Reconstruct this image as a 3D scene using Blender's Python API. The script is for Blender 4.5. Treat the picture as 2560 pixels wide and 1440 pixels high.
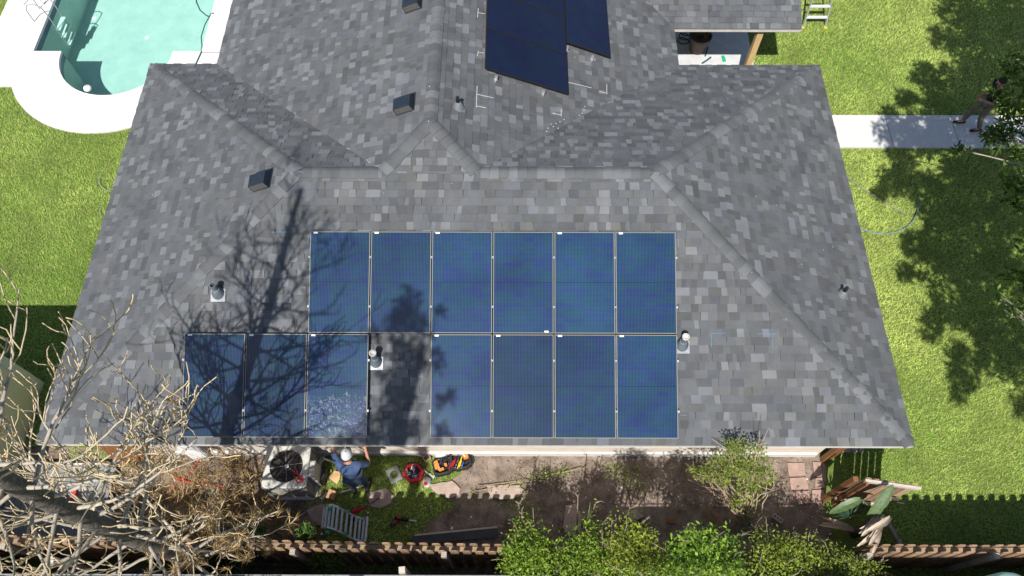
import bpy, math, random
import numpy as np
from mathutils import Vector, Matrix
random.seed(7); rng = np.random.default_rng(7)
for o in list(bpy.data.objects): bpy.data.objects.remove(o)
scene = bpy.context.scene; col = scene.collection
R = math.radians

# ------------------------------------------------------------------ camera
CF, CP, CH, CYAW = 1907.9, 62.042, 15.226, 0.174      # focal length in photo pixels, pitch down, height, yaw
cam_d = bpy.data.cameras.new('camera'); cam = bpy.data.objects.new('camera', cam_d); col.objects.link(cam)
cam_d.sensor_width = 36; cam_d.lens = 36*CF/2560; cam_d.clip_end = 500
cam.location = (0, 0, CH); cam.rotation_euler = (R(90-CP), 0, R(CYAW)); scene.camera = cam
scene.render.resolution_x = 1024; scene.render.resolution_y = 576

# ------------------------------------------------------------------ sky, sun, exposure
SX, SY = 0.20, 0.70                                    # horizontal run of a shadow for each metre of height
sun_v = Vector((SX, SY, -1)).normalized()
world = bpy.data.worlds.new('World'); scene.world = world; world.use_nodes = True
wn = world.node_tree.nodes; wl = world.node_tree.links
sky = wn.new('ShaderNodeTexSky'); sky.sky_type = 'NISHITA'; sky.sun_disc = False
sky.sun_elevation = math.asin(-sun_v.z); sky.sun_rotation = R(180) + math.atan2(SX, SY)
wl.new(sky.outputs[0], wn['Background'].inputs[0]); wn['Background'].inputs[1].default_value = 0.09
sd = bpy.data.lights.new('sun', 'SUN'); sd.energy = 5.0; sd.angle = R(0.53); sd.color = (1, .955, .89)
sun = bpy.data.objects.new('sun', sd); col.objects.link(sun); sun.location = (-6, -20, 30)
sun.rotation_euler = sun_v.to_track_quat('-Z', 'Y').to_euler()
vs = scene.view_settings; vs.view_transform = 'Standard'; vs.look = 'None'; vs.gamma = 1; vs.use_curve_mapping = False
vs.exposure = 0.45
scene.cycles.max_bounces = 8; scene.cycles.transparent_max_bounces = 16

# ------------------------------------------------------------------ photo pixel -> place
_p = R(CP); _c, _s = math.cos(R(CYAW)), math.sin(R(CYAW))
RT = Vector((_c, _s, 0)); FW = Vector((-_s*math.cos(_p), _c*math.cos(_p), -math.sin(_p)))
UP = Vector((-_s*math.sin(_p), _c*math.sin(_p), math.cos(_p))); CAM = Vector((0, 0, CH))
def ray(x, y): return FW + (x-1280)/CF*RT - (y-720)/CF*UP
def P(x, y, z=0.0):
    d = ray(x, y); return CAM + d*((z-CH)/d.z)
def PL(x, y, O, n):
    d = ray(x, y); return CAM + d*((O-CAM).dot(n)/d.dot(n))
def PX(p):
    v = Vector(p)-CAM; w = max(v.dot(FW), .01); return (1280+CF*v.dot(RT)/w, 720-CF*v.dot(UP)/w)

# ------------------------------------------------------------------ materials
MATS = {}
def nodes(name):
    m = bpy.data.materials.new(name); m.use_nodes = True; MATS[name] = m
    return m, m.node_tree.nodes, m.node_tree.links, m.node_tree.nodes['Principled BSDF']
def rgba(c): return (c[0], c[1], c[2], 1)
def mat(name, c, rough=.8, var=.25, scale=6, metal=0, bump=0, bscale=60, c2=None, spec=.4, attr=False, stretch=None, trans=0):
    """base colour broken up by two noises, optional second colour, optional per-piece colour attribute"""
    m, n, l, b = nodes(name)
    tc = n.new('ShaderNodeTexCoord'); src = tc.outputs['Object']
    if stretch:
        mp = n.new('ShaderNodeMapping'); mp.inputs['Scale'].default_value = stretch; l.new(src, mp.inputs[0]); src = mp.outputs[0]
    nz = n.new('ShaderNodeTexNoise'); nz.inputs['Scale'].default_value = scale; nz.inputs['Detail'].default_value = 6; nz.inputs['Roughness'].default_value = .65
    l.new(src, nz.inputs['Vector'])
    rp = n.new('ShaderNodeValToRGB'); rp.color_ramp.elements[0].position = .3; rp.color_ramp.elements[1].position = .7
    a = c; d = c2 or tuple(v*(1+var) for v in c)
    if not c2: a = tuple(v*(1-var) for v in c)
    rp.color_ramp.elements[0].color = rgba(a); rp.color_ramp.elements[1].color = rgba(d)
    l.new(nz.outputs[0], rp.inputs[0]); out = rp.outputs[0]
    if attr:
        at = n.new('ShaderNodeAttribute'); at.attribute_name = 'col'
        mx = n.new('ShaderNodeMix'); mx.data_type = 'RGBA'; mx.blend_type = 'MULTIPLY'; mx.inputs[0].default_value = 1
        l.new(at.outputs['Color'], mx.inputs[6]); l.new(out, mx.inputs[7]); out = mx.outputs[2]
    l.new(out, b.inputs['Base Color'])
    b.inputs['Roughness'].default_value = rough; b.inputs['Metallic'].default_value = metal; b.inputs['Specular IOR Level'].default_value = spec
    if bump:
        n2 = n.new('ShaderNodeTexNoise'); n2.inputs['Scale'].default_value = bscale; n2.inputs['Detail'].default_value = 4; l.new(src, n2.inputs['Vector'])
        bp = n.new('ShaderNodeBump'); bp.inputs['Strength'].default_value = bump; bp.inputs['Distance'].default_value = .02
        l.new(n2.outputs[0], bp.inputs['Height']); l.new(bp.outputs[0], b.inputs['Normal'])
    if trans:
        t = n.new('ShaderNodeBsdfTranslucent'); l.new(out, t.inputs[0]); ms = n.new('ShaderNodeMixShader'); ms.inputs[0].default_value = trans
        l.new(b.outputs[0], ms.inputs[1]); l.new(t.outputs[0], ms.inputs[2]); l.new(ms.outputs[0], n['Material Output'].inputs[0])
    return m

W1 = (1, 1, 1)
mat('shingle', W1, .92, .14, 2.6, attr=True, bump=.5, bscale=220, spec=.25)
mat('deck_felt', (.05, .05, .055), .95)
mat('stucco', (.60, .53, .46), .9, .08, 5, bump=.3, bscale=120)
mat('fascia_paint', (.46, .435, .40), .7, .15, 6)
mat('white_trim', (.72, .71, .68), .6, .06, 8)
mat('grass_soil', (.075, .12, .022), .95, .45, 14, c2=(.15, .205, .045), bump=.6, bscale=90)
mat('grass', W1, .7, .3, 1.1, attr=True, spec=.2, trans=.25)
mat('dirt', (.085, .061, .047), .95, .4, 3, c2=(.31, .25, .205), bump=.9, bscale=45)
mat('litter', W1, .9, .2, 20, attr=True)
mat('concrete_white', (.60, .585, .56), .85, .05, 4, bump=.15, bscale=150)
mat('concrete_grey', (.54, .535, .52), .9, .12, 14, bump=.25, bscale=140)
mat('patio', (.50, .51, .52), .9, .12, 5, bump=.2, bscale=100)
mat('pool_plaster', (.36, .48, .445), .8, .10, 2.2, c2=(.46, .57, .53))  # second tone paints faint caustic light ripples into the plaster colour
mat('pool_tile', (.02, .06, .13), .3, .4, 20)
mat('stone', (.36, .28, .235), .9, .2, 10, bump=.6, bscale=40)
mat('paver', (.33, .225, .19), .9, .2, 8, bump=.5, bscale=50)
mat('kerb_stone', (.34, .29, .25), .9, .2, 8, bump=.5, bscale=50)
mat('fence_wood', W1, .85, .35, 5, attr=True, stretch=(9, 9, 1), bump=.3, bscale=30)
mat('lumber', (.46, .32, .15), .8, .2, 4, stretch=(6, 6, 1))
mat('gate_rail', (.46, .41, .34), .85, .2, 6, stretch=(1, 9, 9))
mat('orange_wood', (.19, .085, .032), .7, .3, 4, stretch=(6, 6, 1))
mat('grey_beam', (.27, .26, .245), .9, .35, 5, stretch=(.6, 9, 9), bump=.5, bscale=30)
mat('hose_thin', (.24, .26, .25), .5, .1, 4)
mat('bark', (.10, .088, .078), .95, .45, 12, bump=1, bscale=25)
mat('branch', W1, .9, .22, 9, attr=True, bump=.4, bscale=60)
mat('leaf', W1, .55, .25, 3, attr=True, spec=.25, trans=.35)
mat('dry_leaf', W1, .8, .25, 8, attr=True, trans=.15)
mat('banana_leaf', (.05, .10, .028), .45, .2, 5, c2=(.12, .18, .07), trans=.2, stretch=(1, 6, 6))
mat('alu', (.62, .63, .64), .38, .08, 6, metal=.75)
mat('plate_grey', (.33, .34, .34), .5, .1, 8, metal=.2)
mat('alu_matt', (.60, .61, .62), .6, .1, 6, metal=.2)
mat('frame_silver', (.155, .16, .15), .6, .06, 10)
mat('frame_black', (.012, .012, .014), .45, .1, 10)
mat('vent_metal', (.018, .028, .042), .45, .25, 12, metal=.2)
mat('louver', (.16, .155, .15), .6, .2, 20)
mat('pipe_grey', (.11, .13, .15), .5, .15, 14)
mat('flashing', (.21, .225, .24), .45, .15, 20, metal=.4)
mat('pipe_white', (.52, .50, .46), .6, .08, 9)
mat('black_plastic', (.014, .015, .017), .5, .2, 10)
mat('dark_grey', (.05, .05, .055), .6, .2, 10)
mat('ac_shell', (.48, .475, .43), .5, .06, 8, bump=.05)
mat('ac_side', (.21, .205, .185), .55, .15, 8)
mat('ac_dark', (.035, .03, .027), .7, .4, 15)
mat('fan_blade', (.42, .42, .42), .5, .3, 6)
mat('fan_well', (.13, .115, .10), .8, .5, 14)
mat('red', (.55, .03, .035), .6, .2, 14)
mat('red_plastic', (.42, .015, .03), .45, .15, 14)
mat('orange', (.62, .20, .03), .7, .2, 14)
mat('yellow', (.75, .48, .02), .6, .1, 10)
mat('blue', (.05, .11, .35), .5, .1, 10)
mat('tools', W1, .45, .1, 20, attr=True, metal=.15)
mat('cardboard', (.40, .23, .12), .9, .12, 8)
mat('cardboard_dark', (.27, .155, .105), .9, .12, 6)
mat('cardboard_light', (.55, .36, .19), .9, .12, 8)
mat('paper', (.72, .72, .72), .8, .06, 8)
mat('plastic_bag', (.5, .48, .48), .35, .15, 8)
mat('teal_plastic', (.45, .66, .60), .4, .06, 5)
mat('terracotta_plastic', (.085, .055, .042), .6, .2, 6)
mat('hose_blue', (.17, .21, .24), .5, .2, 4)
mat('hose_white', (.55, .56, .55), .5, .1, 4)
mat('hose_green', (.03, .09, .09), .5, .2, 4)
mat('green_plastic', (.02, .35, .16), .5, .1, 6)
mat('neighbour_wall', (.78, .71, .54), .9, .06, 1.5, bump=.15, bscale=90)
mat('deck_plank', (.22, .23, .245), .75, .1, 4, stretch=(8, .6, 8))
mat('skin', (.40, .20, .13), .6, .1, 20)
mat('hair', (.02, .014, .01), .7, .3, 40)
mat('shirt_blue', (.04, .07, .15), .85, .3, 9, bump=.5, bscale=25)
mat('jeans', (.045, .075, .13), .9, .35, 12, bump=.5, bscale=30)
mat('cap_grey', (.46, .48, .50), .85, .12, 25)
mat('shirt_dark', (.012, .012, .02), .85, .3, 10, bump=.4, bscale=25)
mat('khaki', (.17, .145, .115), .9, .25, 10, bump=.5, bscale=30)
mat('shoe', (.018, .015, .015), .6, .3, 20)
mat('chalk_white', (.55, .54, .52), .95, .1, 30)
mat('chalk_blue', (.11, .20, .28), .95, .1, 30)
mat('wire_mesh', (.33, .34, .34), .5, .2, 20, metal=.4)
mat('white_rubber', (.75, .75, .76), .5, .05, 5)
mat('pool_step', (.60, .66, .64), .5, .05, 5)

def panel_material(name, dusty=0.0, dark=False):
    m, n, l, b = nodes(name)
    tc = n.new('ShaderNodeTexCoord'); sp = n.new('ShaderNodeSeparateXYZ'); l.new(tc.outputs['Object'], sp.inputs[0])
    def math_(op, a, bb=None, v=None):
        k = n.new('ShaderNodeMath'); k.operation = op
        (l.new(a, k.inputs[0]) if not isinstance(a, (int, float)) else setattr(k.inputs[0], 'default_value', a))
        if bb is not None: (l.new(bb, k.inputs[1]) if not isinstance(bb, (int, float)) else setattr(k.inputs[1], 'default_value', bb))
        return k.outputs[0]
    def line(coord, pitch, width):
        f = math_('FRACT', math_('DIVIDE', coord, pitch)); return math_('LESS_THAN', math_('ABSOLUTE', math_('SUBTRACT', f, .5)), width)
    oi = n.new('ShaderNodeObjectInfo'); va = n.new('ShaderNodeVectorMath'); va.operation = 'ADD'
    cb = n.new('ShaderNodeCombineXYZ'); l.new(math_('MULTIPLY', oi.outputs['Random'], 37.0), cb.inputs[0]); l.new(math_('MULTIPLY', oi.outputs['Random'], 11.0), cb.inputs[1])
    l.new(tc.outputs['Object'], va.inputs[0]); l.new(cb.outputs[0], va.inputs[1])
    nz = n.new('ShaderNodeTexNoise'); nz.inputs['Scale'].default_value = .8; nz.inputs['Detail'].default_value = 7; nz.inputs['Roughness'].default_value = .6; l.new(va.outputs[0], nz.inputs[0])
    rp = n.new('ShaderNodeValToRGB'); e = rp.color_ramp.elements
    e[0].position = .25; e[1].position = .75
    if dark: e[0].color = (.004, .006, .022, 1); e[1].color = (.006, .011, .032, 1)
    else:    e[0].color = (.0055, .019, .060, 1); e[1].color = (.014, .049, .105, 1)
    l.new(nz.outputs[0], rp.inputs[0])
    # each cell of the module has its own slight tint
    wn_ = n.new('ShaderNodeTexWhiteNoise'); wn_.noise_dimensions = '3D'
    cc = n.new('ShaderNodeCombineXYZ'); l.new(math_('FLOOR', math_('DIVIDE', sp.outputs[0], 1.03/6)), cc.inputs[0]); l.new(math_('FLOOR', math_('DIVIDE', sp.outputs[1], 1.74/20)), cc.inputs[1]); l.new(oi.outputs['Random'], cc.inputs[2]); l.new(cc.outputs[0], wn_.inputs[0])
    hs = n.new('ShaderNodeHueSaturation'); l.new(rp.outputs[0], hs.inputs['Color'])
    l.new(math_('ADD', math_('MULTIPLY', wn_.outputs[0], .05), .475), hs.inputs['Hue']); l.new(math_('MULTIPLY', math_('ADD', math_('MULTIPLY', wn_.outputs[0], .3), .85), math_('ADD', math_('MULTIPLY', oi.outputs['Random'], .5), .66)), hs.inputs['Value'])
    bus = line(sp.outputs[0], 1.03/42, .10); rows = line(sp.outputs[1], 1.74/20, .035)
    mid = math_('LESS_THAN', math_('ABSOLUTE', math_('SUBTRACT', sp.outputs[1], .87)), .0035)
    def mix(fac, a, cb_):
        k = n.new('ShaderNodeMix'); k.data_type = 'RGBA'; l.new(fac, k.inputs[0]); l.new(a, k.inputs[6])
        (l.new(cb_, k.inputs[7]) if not isinstance(cb_, tuple) else setattr(k.inputs[7], 'default_value', cb_)); return k.outputs[2]
    c = mix(math_('MULTIPLY', bus, .12 if dark else .45), hs.outputs[0], (.10, .135, .16, 1))
    c = mix(math_('MULTIPLY', rows, .25), c, (.006, .010, .03, 1)); c = mix(mid, c, (.008, .012, .03, 1))
    # dust: fine specks and a thin uneven film
    vo = n.new('ShaderNodeTexVoronoi'); vo.inputs['Scale'].default_value = 55; l.new(va.outputs[0], vo.inputs['Vector'])
    n3 = n.new('ShaderNodeTexNoise'); n3.inputs['Scale'].default_value = 3.2; n3.inputs['Detail'].default_value = 8; n3.inputs['Roughness'].default_value = .8; l.new(va.outputs[0], n3.inputs[0])
    sp1 = math_('MULTIPLY', math_('LESS_THAN', vo.outputs['Distance'], .10 + .10*dusty), math_('GREATER_THAN', n3.outputs[0], .60 - .12*dusty))
    if dusty:
        low = math_('LESS_THAN', math_('ADD', sp.outputs[1], math_('MULTIPLY', n3.outputs[0], .9)), 1.15); sp1 = math_('MULTIPLY', sp1, low)
        n4 = n.new('ShaderNodeTexNoise'); n4.inputs['Scale'].default_value = 14; n4.inputs['Detail'].default_value = 8; n4.inputs['Roughness'].default_value = .85; l.new(va.outputs[0], n4.inputs[0])
        fl = math_('MULTIPLY', math_('GREATER_THAN', n4.outputs[0], .565), low); sp1 = math_('MAXIMUM', sp1, math_('MULTIPLY', fl, .42))
    c = mix(math_('MULTIPLY', sp1, .75 if dusty else .35), c, (.45, .47, .48, 1))
    l.new(c, b.inputs['Base Color'])
    b.inputs['Roughness'].default_value = .09; b.inputs['Specular IOR Level'].default_value = .3
    b.inputs['Coat Weight'].default_value = 0.0
    return m
panel_material('panel_glass'); panel_material('panel_glass_dusty', 1.0); panel_material('panel_glass_black', 0, True)

m, n, l, b = nodes('water')
tr = n.new('ShaderNodeBsdfTransparent'); tr.inputs[0].default_value = (.80, .97, .945, 1)
gl = n.new('ShaderNodeBsdfGlossy'); gl.inputs['Roughness'].default_value = .02
fr = n.new('ShaderNodeFresnel'); fr.inputs[0].default_value = 1.33
nz = n.new('ShaderNodeTexNoise'); nz.inputs['Scale'].default_value = 5; bp = n.new('ShaderNodeBump'); bp.inputs['Strength'].default_value = .12; bp.inputs['Distance'].default_value = .02
tcw = n.new('ShaderNodeTexCoord'); l.new(tcw.outputs['Object'], nz.inputs[0]); l.new(nz.outputs[0], bp.inputs['Height']); l.new(bp.outputs[0], gl.inputs['Normal'])
mx = n.new('ShaderNodeMixShader'); l.new(fr.outputs[0], mx.inputs[0]); l.new(tr.outputs[0], mx.inputs[1]); l.new(gl.outputs[0], mx.inputs[2]); l.new(mx.outputs[0], n['Material Output'].inputs[0])

# ------------------------------------------------------------------ builders
ORG = {}
def tag(o, label=None, cat=None, group=None, kind=None):
    if label: o['label'] = label
    if cat: o['category'] = cat
    if group: o['group'] = group
    if kind: o['kind'] = kind
    return o
def thing(name, label, cat, loc=(0, 0, 0), group=None, rot=None):
    o = bpy.data.objects.new(name, None); col.objects.link(o); o.location = loc; o.empty_display_size = .2
    if rot: o.rotation_euler = rot
    ORG[o.name] = Vector(loc); return tag(o, label, cat, group)
def link(name, me, parent=None, loc=None):
    o = bpy.data.objects.new(name, me); col.objects.link(o)
    if parent is not None: o.parent = parent; ORG[o.name] = ORG[parent.name]
    else: ORG[o.name] = Vector(loc or (0, 0, 0)); o.location = ORG[o.name]
    return o
class MB:
    def __init__(s): s.v = []; s.f = []; s.c = []; s.cur = None
    def add(s, vs, fs):
        k = len(s.v); s.v += [tuple(x) for x in vs]
        for f in fs: s.f.append(tuple(i+k for i in f)); s.c.append(s.cur)
        return s
    def color(s, c): s.cur = tuple(c); return s
    def box(s, c, d, rz=0, M=None):
        x, y, z = d[0]/2, d[1]/2, d[2]/2
        vs = [Vector((a*x, b_*y, e*z)) for e in (-1, 1) for b_ in (-1, 1) for a in (-1, 1)]
        T = M if M is not None else Matrix.Rotation(rz, 4, 'Z')
        vs = [T @ v + Vector(c) for v in vs]
        return s.add(vs, [(0, 2, 3, 1), (4, 5, 7, 6), (0, 1, 5, 4), (2, 6, 7, 3), (0, 4, 6, 2), (1, 3, 7, 5)])
    def bar(s, a, b_, w, h, up=(0, 0, 1)):
        a = Vector(a); b_ = Vector(b_); d = b_-a; L = d.length; d.normalize(); upv = Vector(up)
        x = d.cross(upv)
        if x.length < 1e-3: x = d.cross(Vector((1, 0, 0)))
        x.normalize(); z = x.cross(d)
        vs = []
        for q in (a, b_):
            for i, j in ((-1, -1), (1, -1), (1, 1), (-1, 1)): vs.append(q + x*(i*w/2) + z*(j*h/2))
        return s.add(vs, [(0, 1, 2, 3), (7, 6, 5, 4), (0, 4, 5, 1), (1, 5, 6, 2), (2, 6, 7, 3), (3, 7, 4, 0)])
    def tube(s, pts, r, n=6, cap=True):
        pts = [Vector(p) for p in pts]; N = len(pts)
        rr = r if isinstance(r, (list, tuple)) else [r]*N
        t0 = (pts[1]-pts[0]).normalized(); x = t0.cross(Vector((0, 0, 1)))
        if x.length < 1e-3: x = Vector((1, 0, 0))
        x.normalize(); vs = []
        for i in range(N):
            t = (pts[min(i+1, N-1)]-pts[max(i-1, 0)]);
            if t.length < 1e-9: t = t0
            t.normalize(); x = (x - t*x.dot(t))
            if x.length < 1e-6: x = t.orthogonal()
            x.normalize(); y = t.cross(x)
            for k in range(n):
                a = 2*math.pi*k/n; vs.append(pts[i] + (x*math.cos(a)+y*math.sin(a))*rr[i])
        fs = [(i*n+k, i*n+(k+1) % n, (i+1)*n+(k+1) % n, (i+1)*n+k) for i in range(N-1) for k in range(n)]
        if cap: fs += [tuple(reversed(range(n))), tuple((N-1)*n+k for k in range(n))]
        return s.add(vs, fs)
    def prism(s, pts, z0, z1, taper=1.0):
        n = len(pts); cx = sum(p[0] for p in pts)/n; cy = sum(p[1] for p in pts)/n
        vs = [(p[0], p[1], z0) for p in pts] + [(cx+(p[0]-cx)*taper, cy+(p[1]-cy)*taper, z1) for p in pts]
        return s.add(vs, [tuple(reversed(range(n))), tuple(range(n, 2*n))] + [(i, (i+1) % n, n+(i+1) % n, n+i) for i in range(n)])
    def lathe(s, prof, c, n=16, axis=None):
        """profile of (radius, height) turned about a vertical (or given) axis"""
        c = Vector(c); q = Vector(axis).to_track_quat('Z', 'Y').to_matrix() if axis is not None else Matrix.Identity(3)
        vs = [c + q @ Vector((r*math.cos(2*math.pi*k/n), r*math.sin(2*math.pi*k/n), h)) for r, h in prof for k in range(n)]
        fs = [(i*n+k, i*n+(k+1) % n, (i+1)*n+(k+1) % n, (i+1)*n+k) for i in range(len(prof)-1) for k in range(n)]
        return s.add(vs, fs)
    def blob(s, c, r, n=8, k=5, jit=0):
        c = Vector(c); rr = Vector(r if isinstance(r, (tuple, list)) else (r, r, r)); vs = []
        for i in range(k+1):
            th = math.pi*i/k
            for j in range(n):
                a = 2*math.pi*j/n; q = 1+random.uniform(-jit, jit)
                vs.append(c + Vector((rr.x*math.sin(th)*math.cos(a)*q, rr.y*math.sin(th)*math.sin(a)*q, rr.z*math.cos(th)*q)))
        return s.add(vs, [(i*n+j, (i+1)*n+j, (i+1)*n+(j+1) % n, i*n+(j+1) % n) for i in range(k) for j in range(n)])
    def build(s, name, m, parent=None, loc=None, smooth=False, local=False, label=None, cat=None, group=None, kind=None):
        me = bpy.data.meshes.new(name)
        org = Vector((0, 0, 0)) if local else (ORG[parent.name] if parent is not None else Vector(loc or (0, 0, 0)))
        me.from_pydata([tuple(Vector(v)-org) for v in s.v], [], s.f); me.materials.append(MATS[m])
        if any(c is not None for c in s.c):
            a = me.color_attributes.new('col', 'FLOAT_COLOR', 'CORNER'); arr = []
            for f, c in zip(s.f, s.c): arr += (list(c)+[1.0])*len(f)
            a.data.foreach_set('color', arr)
        if smooth: me.shade_smooth()
        me.update()
        o = link(name, me, parent, loc if not parent else None)
        return tag(o, label, cat, group, kind)
def np_mesh(name, verts, nper, cols, m, parent=None, loc=(0, 0, 0), **kw):
    """many small faces (nper corners each) as one mesh with a colour for each face"""
    me = bpy.data.meshes.new(name); org = np.array(ORG[parent.name] if parent is not None else loc)
    v = (np.asarray(verts, float)-org).reshape(-1, 3); N = len(v); F = N//nper
    me.vertices.add(N); me.vertices.foreach_set('co', v.ravel()); me.loops.add(N); me.loops.foreach_set('vertex_index', np.arange(N, dtype=np.int32))
    me.polygons.add(F); me.polygons.foreach_set('loop_start', np.arange(0, N, nper, dtype=np.int32))
    a = me.color_attributes.new('col', 'FLOAT_COLOR', 'POINT'); c4 = np.ones((F, 4)); c4[:, :3] = cols
    a.data.foreach_set('color', np.repeat(c4, nper, axis=0).ravel()); me.materials.append(MATS[m]); me.update(); me.validate()
    return tag(link(name, me, parent, None if parent is not None else loc), **kw)
def leaves_np(cent, size, wid, upbias=.5):
    """diamond leaves with a random lie: returns (N,4,3)"""
    N = len(cent); d = rng.normal(size=(N, 3)); d[:, 2] = d[:, 2]*.6+.1; d /= np.linalg.norm(d, axis=1)[:, None]
    nrm = rng.normal(size=(N, 3)); nrm[:, 2] = np.abs(nrm[:, 2])+upbias; s = np.cross(d, nrm); s /= np.linalg.norm(s, axis=1)[:, None]+1e-9
    sz = (size*rng.uniform(.65, 1.25, N))[:, None]; w = sz*wid
    dr = np.zeros((N, 3)); dr[:, 2] = -.12
    a = cent; m_ = cent+d*sz*.45; t = cent+d*sz+dr*sz
    return np.stack([a, m_+s*w*.5, t, m_-s*w*.5], axis=1)
def blob_pts(c, r, N, shell=.35):
    v = rng.normal(size=(N, 3)); v /= np.linalg.norm(v, axis=1)[:, None]; q = rng.uniform(shell, 1, N)**(1/2)
    return np.array(c)+v*q[:, None]*np.array(r)
def leaf_cols(N, dark, light, p=1.0):
    t = rng.uniform(0, 1, N)[:, None]**p; return np.array(dark)*(1-t)+np.array(light)*t

# ================================================================== THE SETTING
def sheet(name, pts, z, m, kind='structure', label=None, cat=None):
    b = MB(); b.add([(p[0], p[1], z) for p in pts], [tuple(range(len(pts)))]); return b.build(name, m, kind=kind, label=label, cat=cat)
PC = (-10.69, 15.2); PRI, PRO = 1.5, 2.74
inner = [(-12.95, 15.25), (-12.19, 15.25)] + [(PC[0]+PRI*math.cos(a), PC[1]+PRI*math.sin(a)) for a in [R(180+180*i/28) for i in range(29)]][0:] + [(-9.19, 15.25), (-8.42, 15.25), (-8.42, 22.5), (-12.95, 22.5)]
outer = [(-14.25, 14.0), (-13.15, 14.0)] + [(PC[0]+PRO*math.cos(a), PC[1]+PRO*math.sin(a)) for a in [R(206+124*i/30) for i in range(31)]] + [(-6.4, 13.2), (-6.4, 24), (-14.25, 24)]
def fill_between(out, inn, z):
    import bmesh
    bm = bmesh.new(); es = []
    for loop in (out, inn):
        vs_ = [bm.verts.new((p[0], p[1], z)) for p in loop]
        es += [bm.edges.new((vs_[i], vs_[(i+1) % len(vs_)])) for i in range(len(vs_))]
    bmesh.ops.triangle_fill(bm, use_beauty=True, use_dissolve=False, edges=es)
    bm.normal_update()
    for f in bm.faces:
        if f.normal.z < 0: f.normal_flip()
    bm.verts.index_update(); r = ([tuple(v.co) for v in bm.verts], [tuple(v.index for v in f.verts) for f in bm.faces]); bm.free(); return r
# lawn: one sheet to the horizon with the pool cut out
v, f = fill_between([(-150, -120), (150, -120), (150, 200), (-150, 200)], inner, 0.0)
b = MB(); b.add(v, f); b.build('ground', 'grass_soil', kind='structure')
inner = [p for i, p in enumerate(inner) if i == 0 or (Vector(p)-Vector(inner[i-1])).length > .02]
v, f = fill_between(outer, inner, .05); b = MB(); b.add(v, f)
n_ = len(outer)
b.add([(p[0], p[1], .05) for p in outer]+[(p[0], p[1], -.05) for p in outer], [(i, (i+1) % n_, n_+(i+1) % n_, n_+i) for i in range(n_)])
deck = b.build('pool_deck', 'concrete_white', kind='structure')
b = MB(); b.add([(-8.42, 15.2, .054), (-6.5, 15.2, .054), (-6.5, 15.215, .054), (-8.42, 15.215, .054)], [(0, 1, 2, 3)])
b.build('joint', 'dark_grey', deck)
n_ = len(inner)
def ring(z0, z1, off=0): return [(p[0], p[1], z0) for p in inner]+[(p[0], p[1], z1) for p in inner], [(i, n_+i, n_+(i+1) % n_, (i+1) % n_) for i in range(n_)]
b = MB(); b.add(*ring(.05, -.03)); b.build('coping', 'concrete_white', deck)
b = MB(); b.add(*ring(-.03, -.20)); b.build('tile_band', 'pool_tile', deck)
PD = -1.25
b = MB(); b.add(*ring(-.20, PD)); b.add([(p[0], p[1], PD) for p in inner], [tuple(range(n_))])
b.add([(p[0], p[1], PD+.35) for p in [(-8.42, 19), (-8.42, 22.5), (-12.95, 22.5), (-12.95, 19)]], [(0, 1, 2, 3)])
b.build('pool_basin', 'pool_plaster', kind='structure')
b = MB(); b.add([(p[0], p[1], -.11) for p in inner], [tuple(range(n_))]); b.build('pool_water', 'water', kind='structure')
for x, y in ((236, 46), (368, 94)):
    q = P(x, y, PD+.006); b = MB(); b.lathe([(.075, .0), (.075, .012), (0, .014)], (q.x, q.y, PD+.002), 12); b.build('floor_fitting', 'white_rubber', deck)

# walkway of four slabs
wk = MB(); wk.add([(6.9, 12.04, .01), (20, 12.04, .01), (20, 13.1, .01), (6.9, 13.1, .01)], [(0, 1, 2, 3)])
wk = wk.build('walkway', 'dirt', kind='structure')
xs = [6.95, 9.49, 11.16, 12.85, 14.6, 16.4]
for i in range(5):
    b = MB(); x0, x1 = xs[i]+.008, xs[i+1]-.008
    b.box(((x0+x1)/2, 12.57, .02), (x1-x0, 1.03, .08)); b.build('slab', 'concrete_grey', wk)
b = MB(); b.box((4.8, 15.2, .02), (3.2, 6.6, .06)); b.build('patio', 'patio', kind='structure')
# bare soil strip in front of the house
dp = [(-9.9, 4.4), (-9.9, 2.3), (-3.9, 2.1), (-3.5, 2.9), (-3.8, 3.5), (-3.9, 4.4)]
sheet('soil_bed', dp, .004, 'dirt')
dp = [(-.95, 4.36)] + [(-1.15+.25*math.sin(i*1.3), 4.3-.21*i) for i in range(6)] + [(-1.6, 2.95), (-1.9, 2.6), (-1.5, 2.3), (-1.2, 1.0), (6.15, 1.0), (6.2, 2.6), (6.1, 3.2), (6.3, 4.0), (6.2, 4.36)]
sheet('dirt_bed', dp, .006, 'dirt')
sheet('alley_soil', [(-14, 2.1), (-14, -3), (-1.25, -3), (-1.25, 2.05)], .0035, 'dirt')

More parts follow.
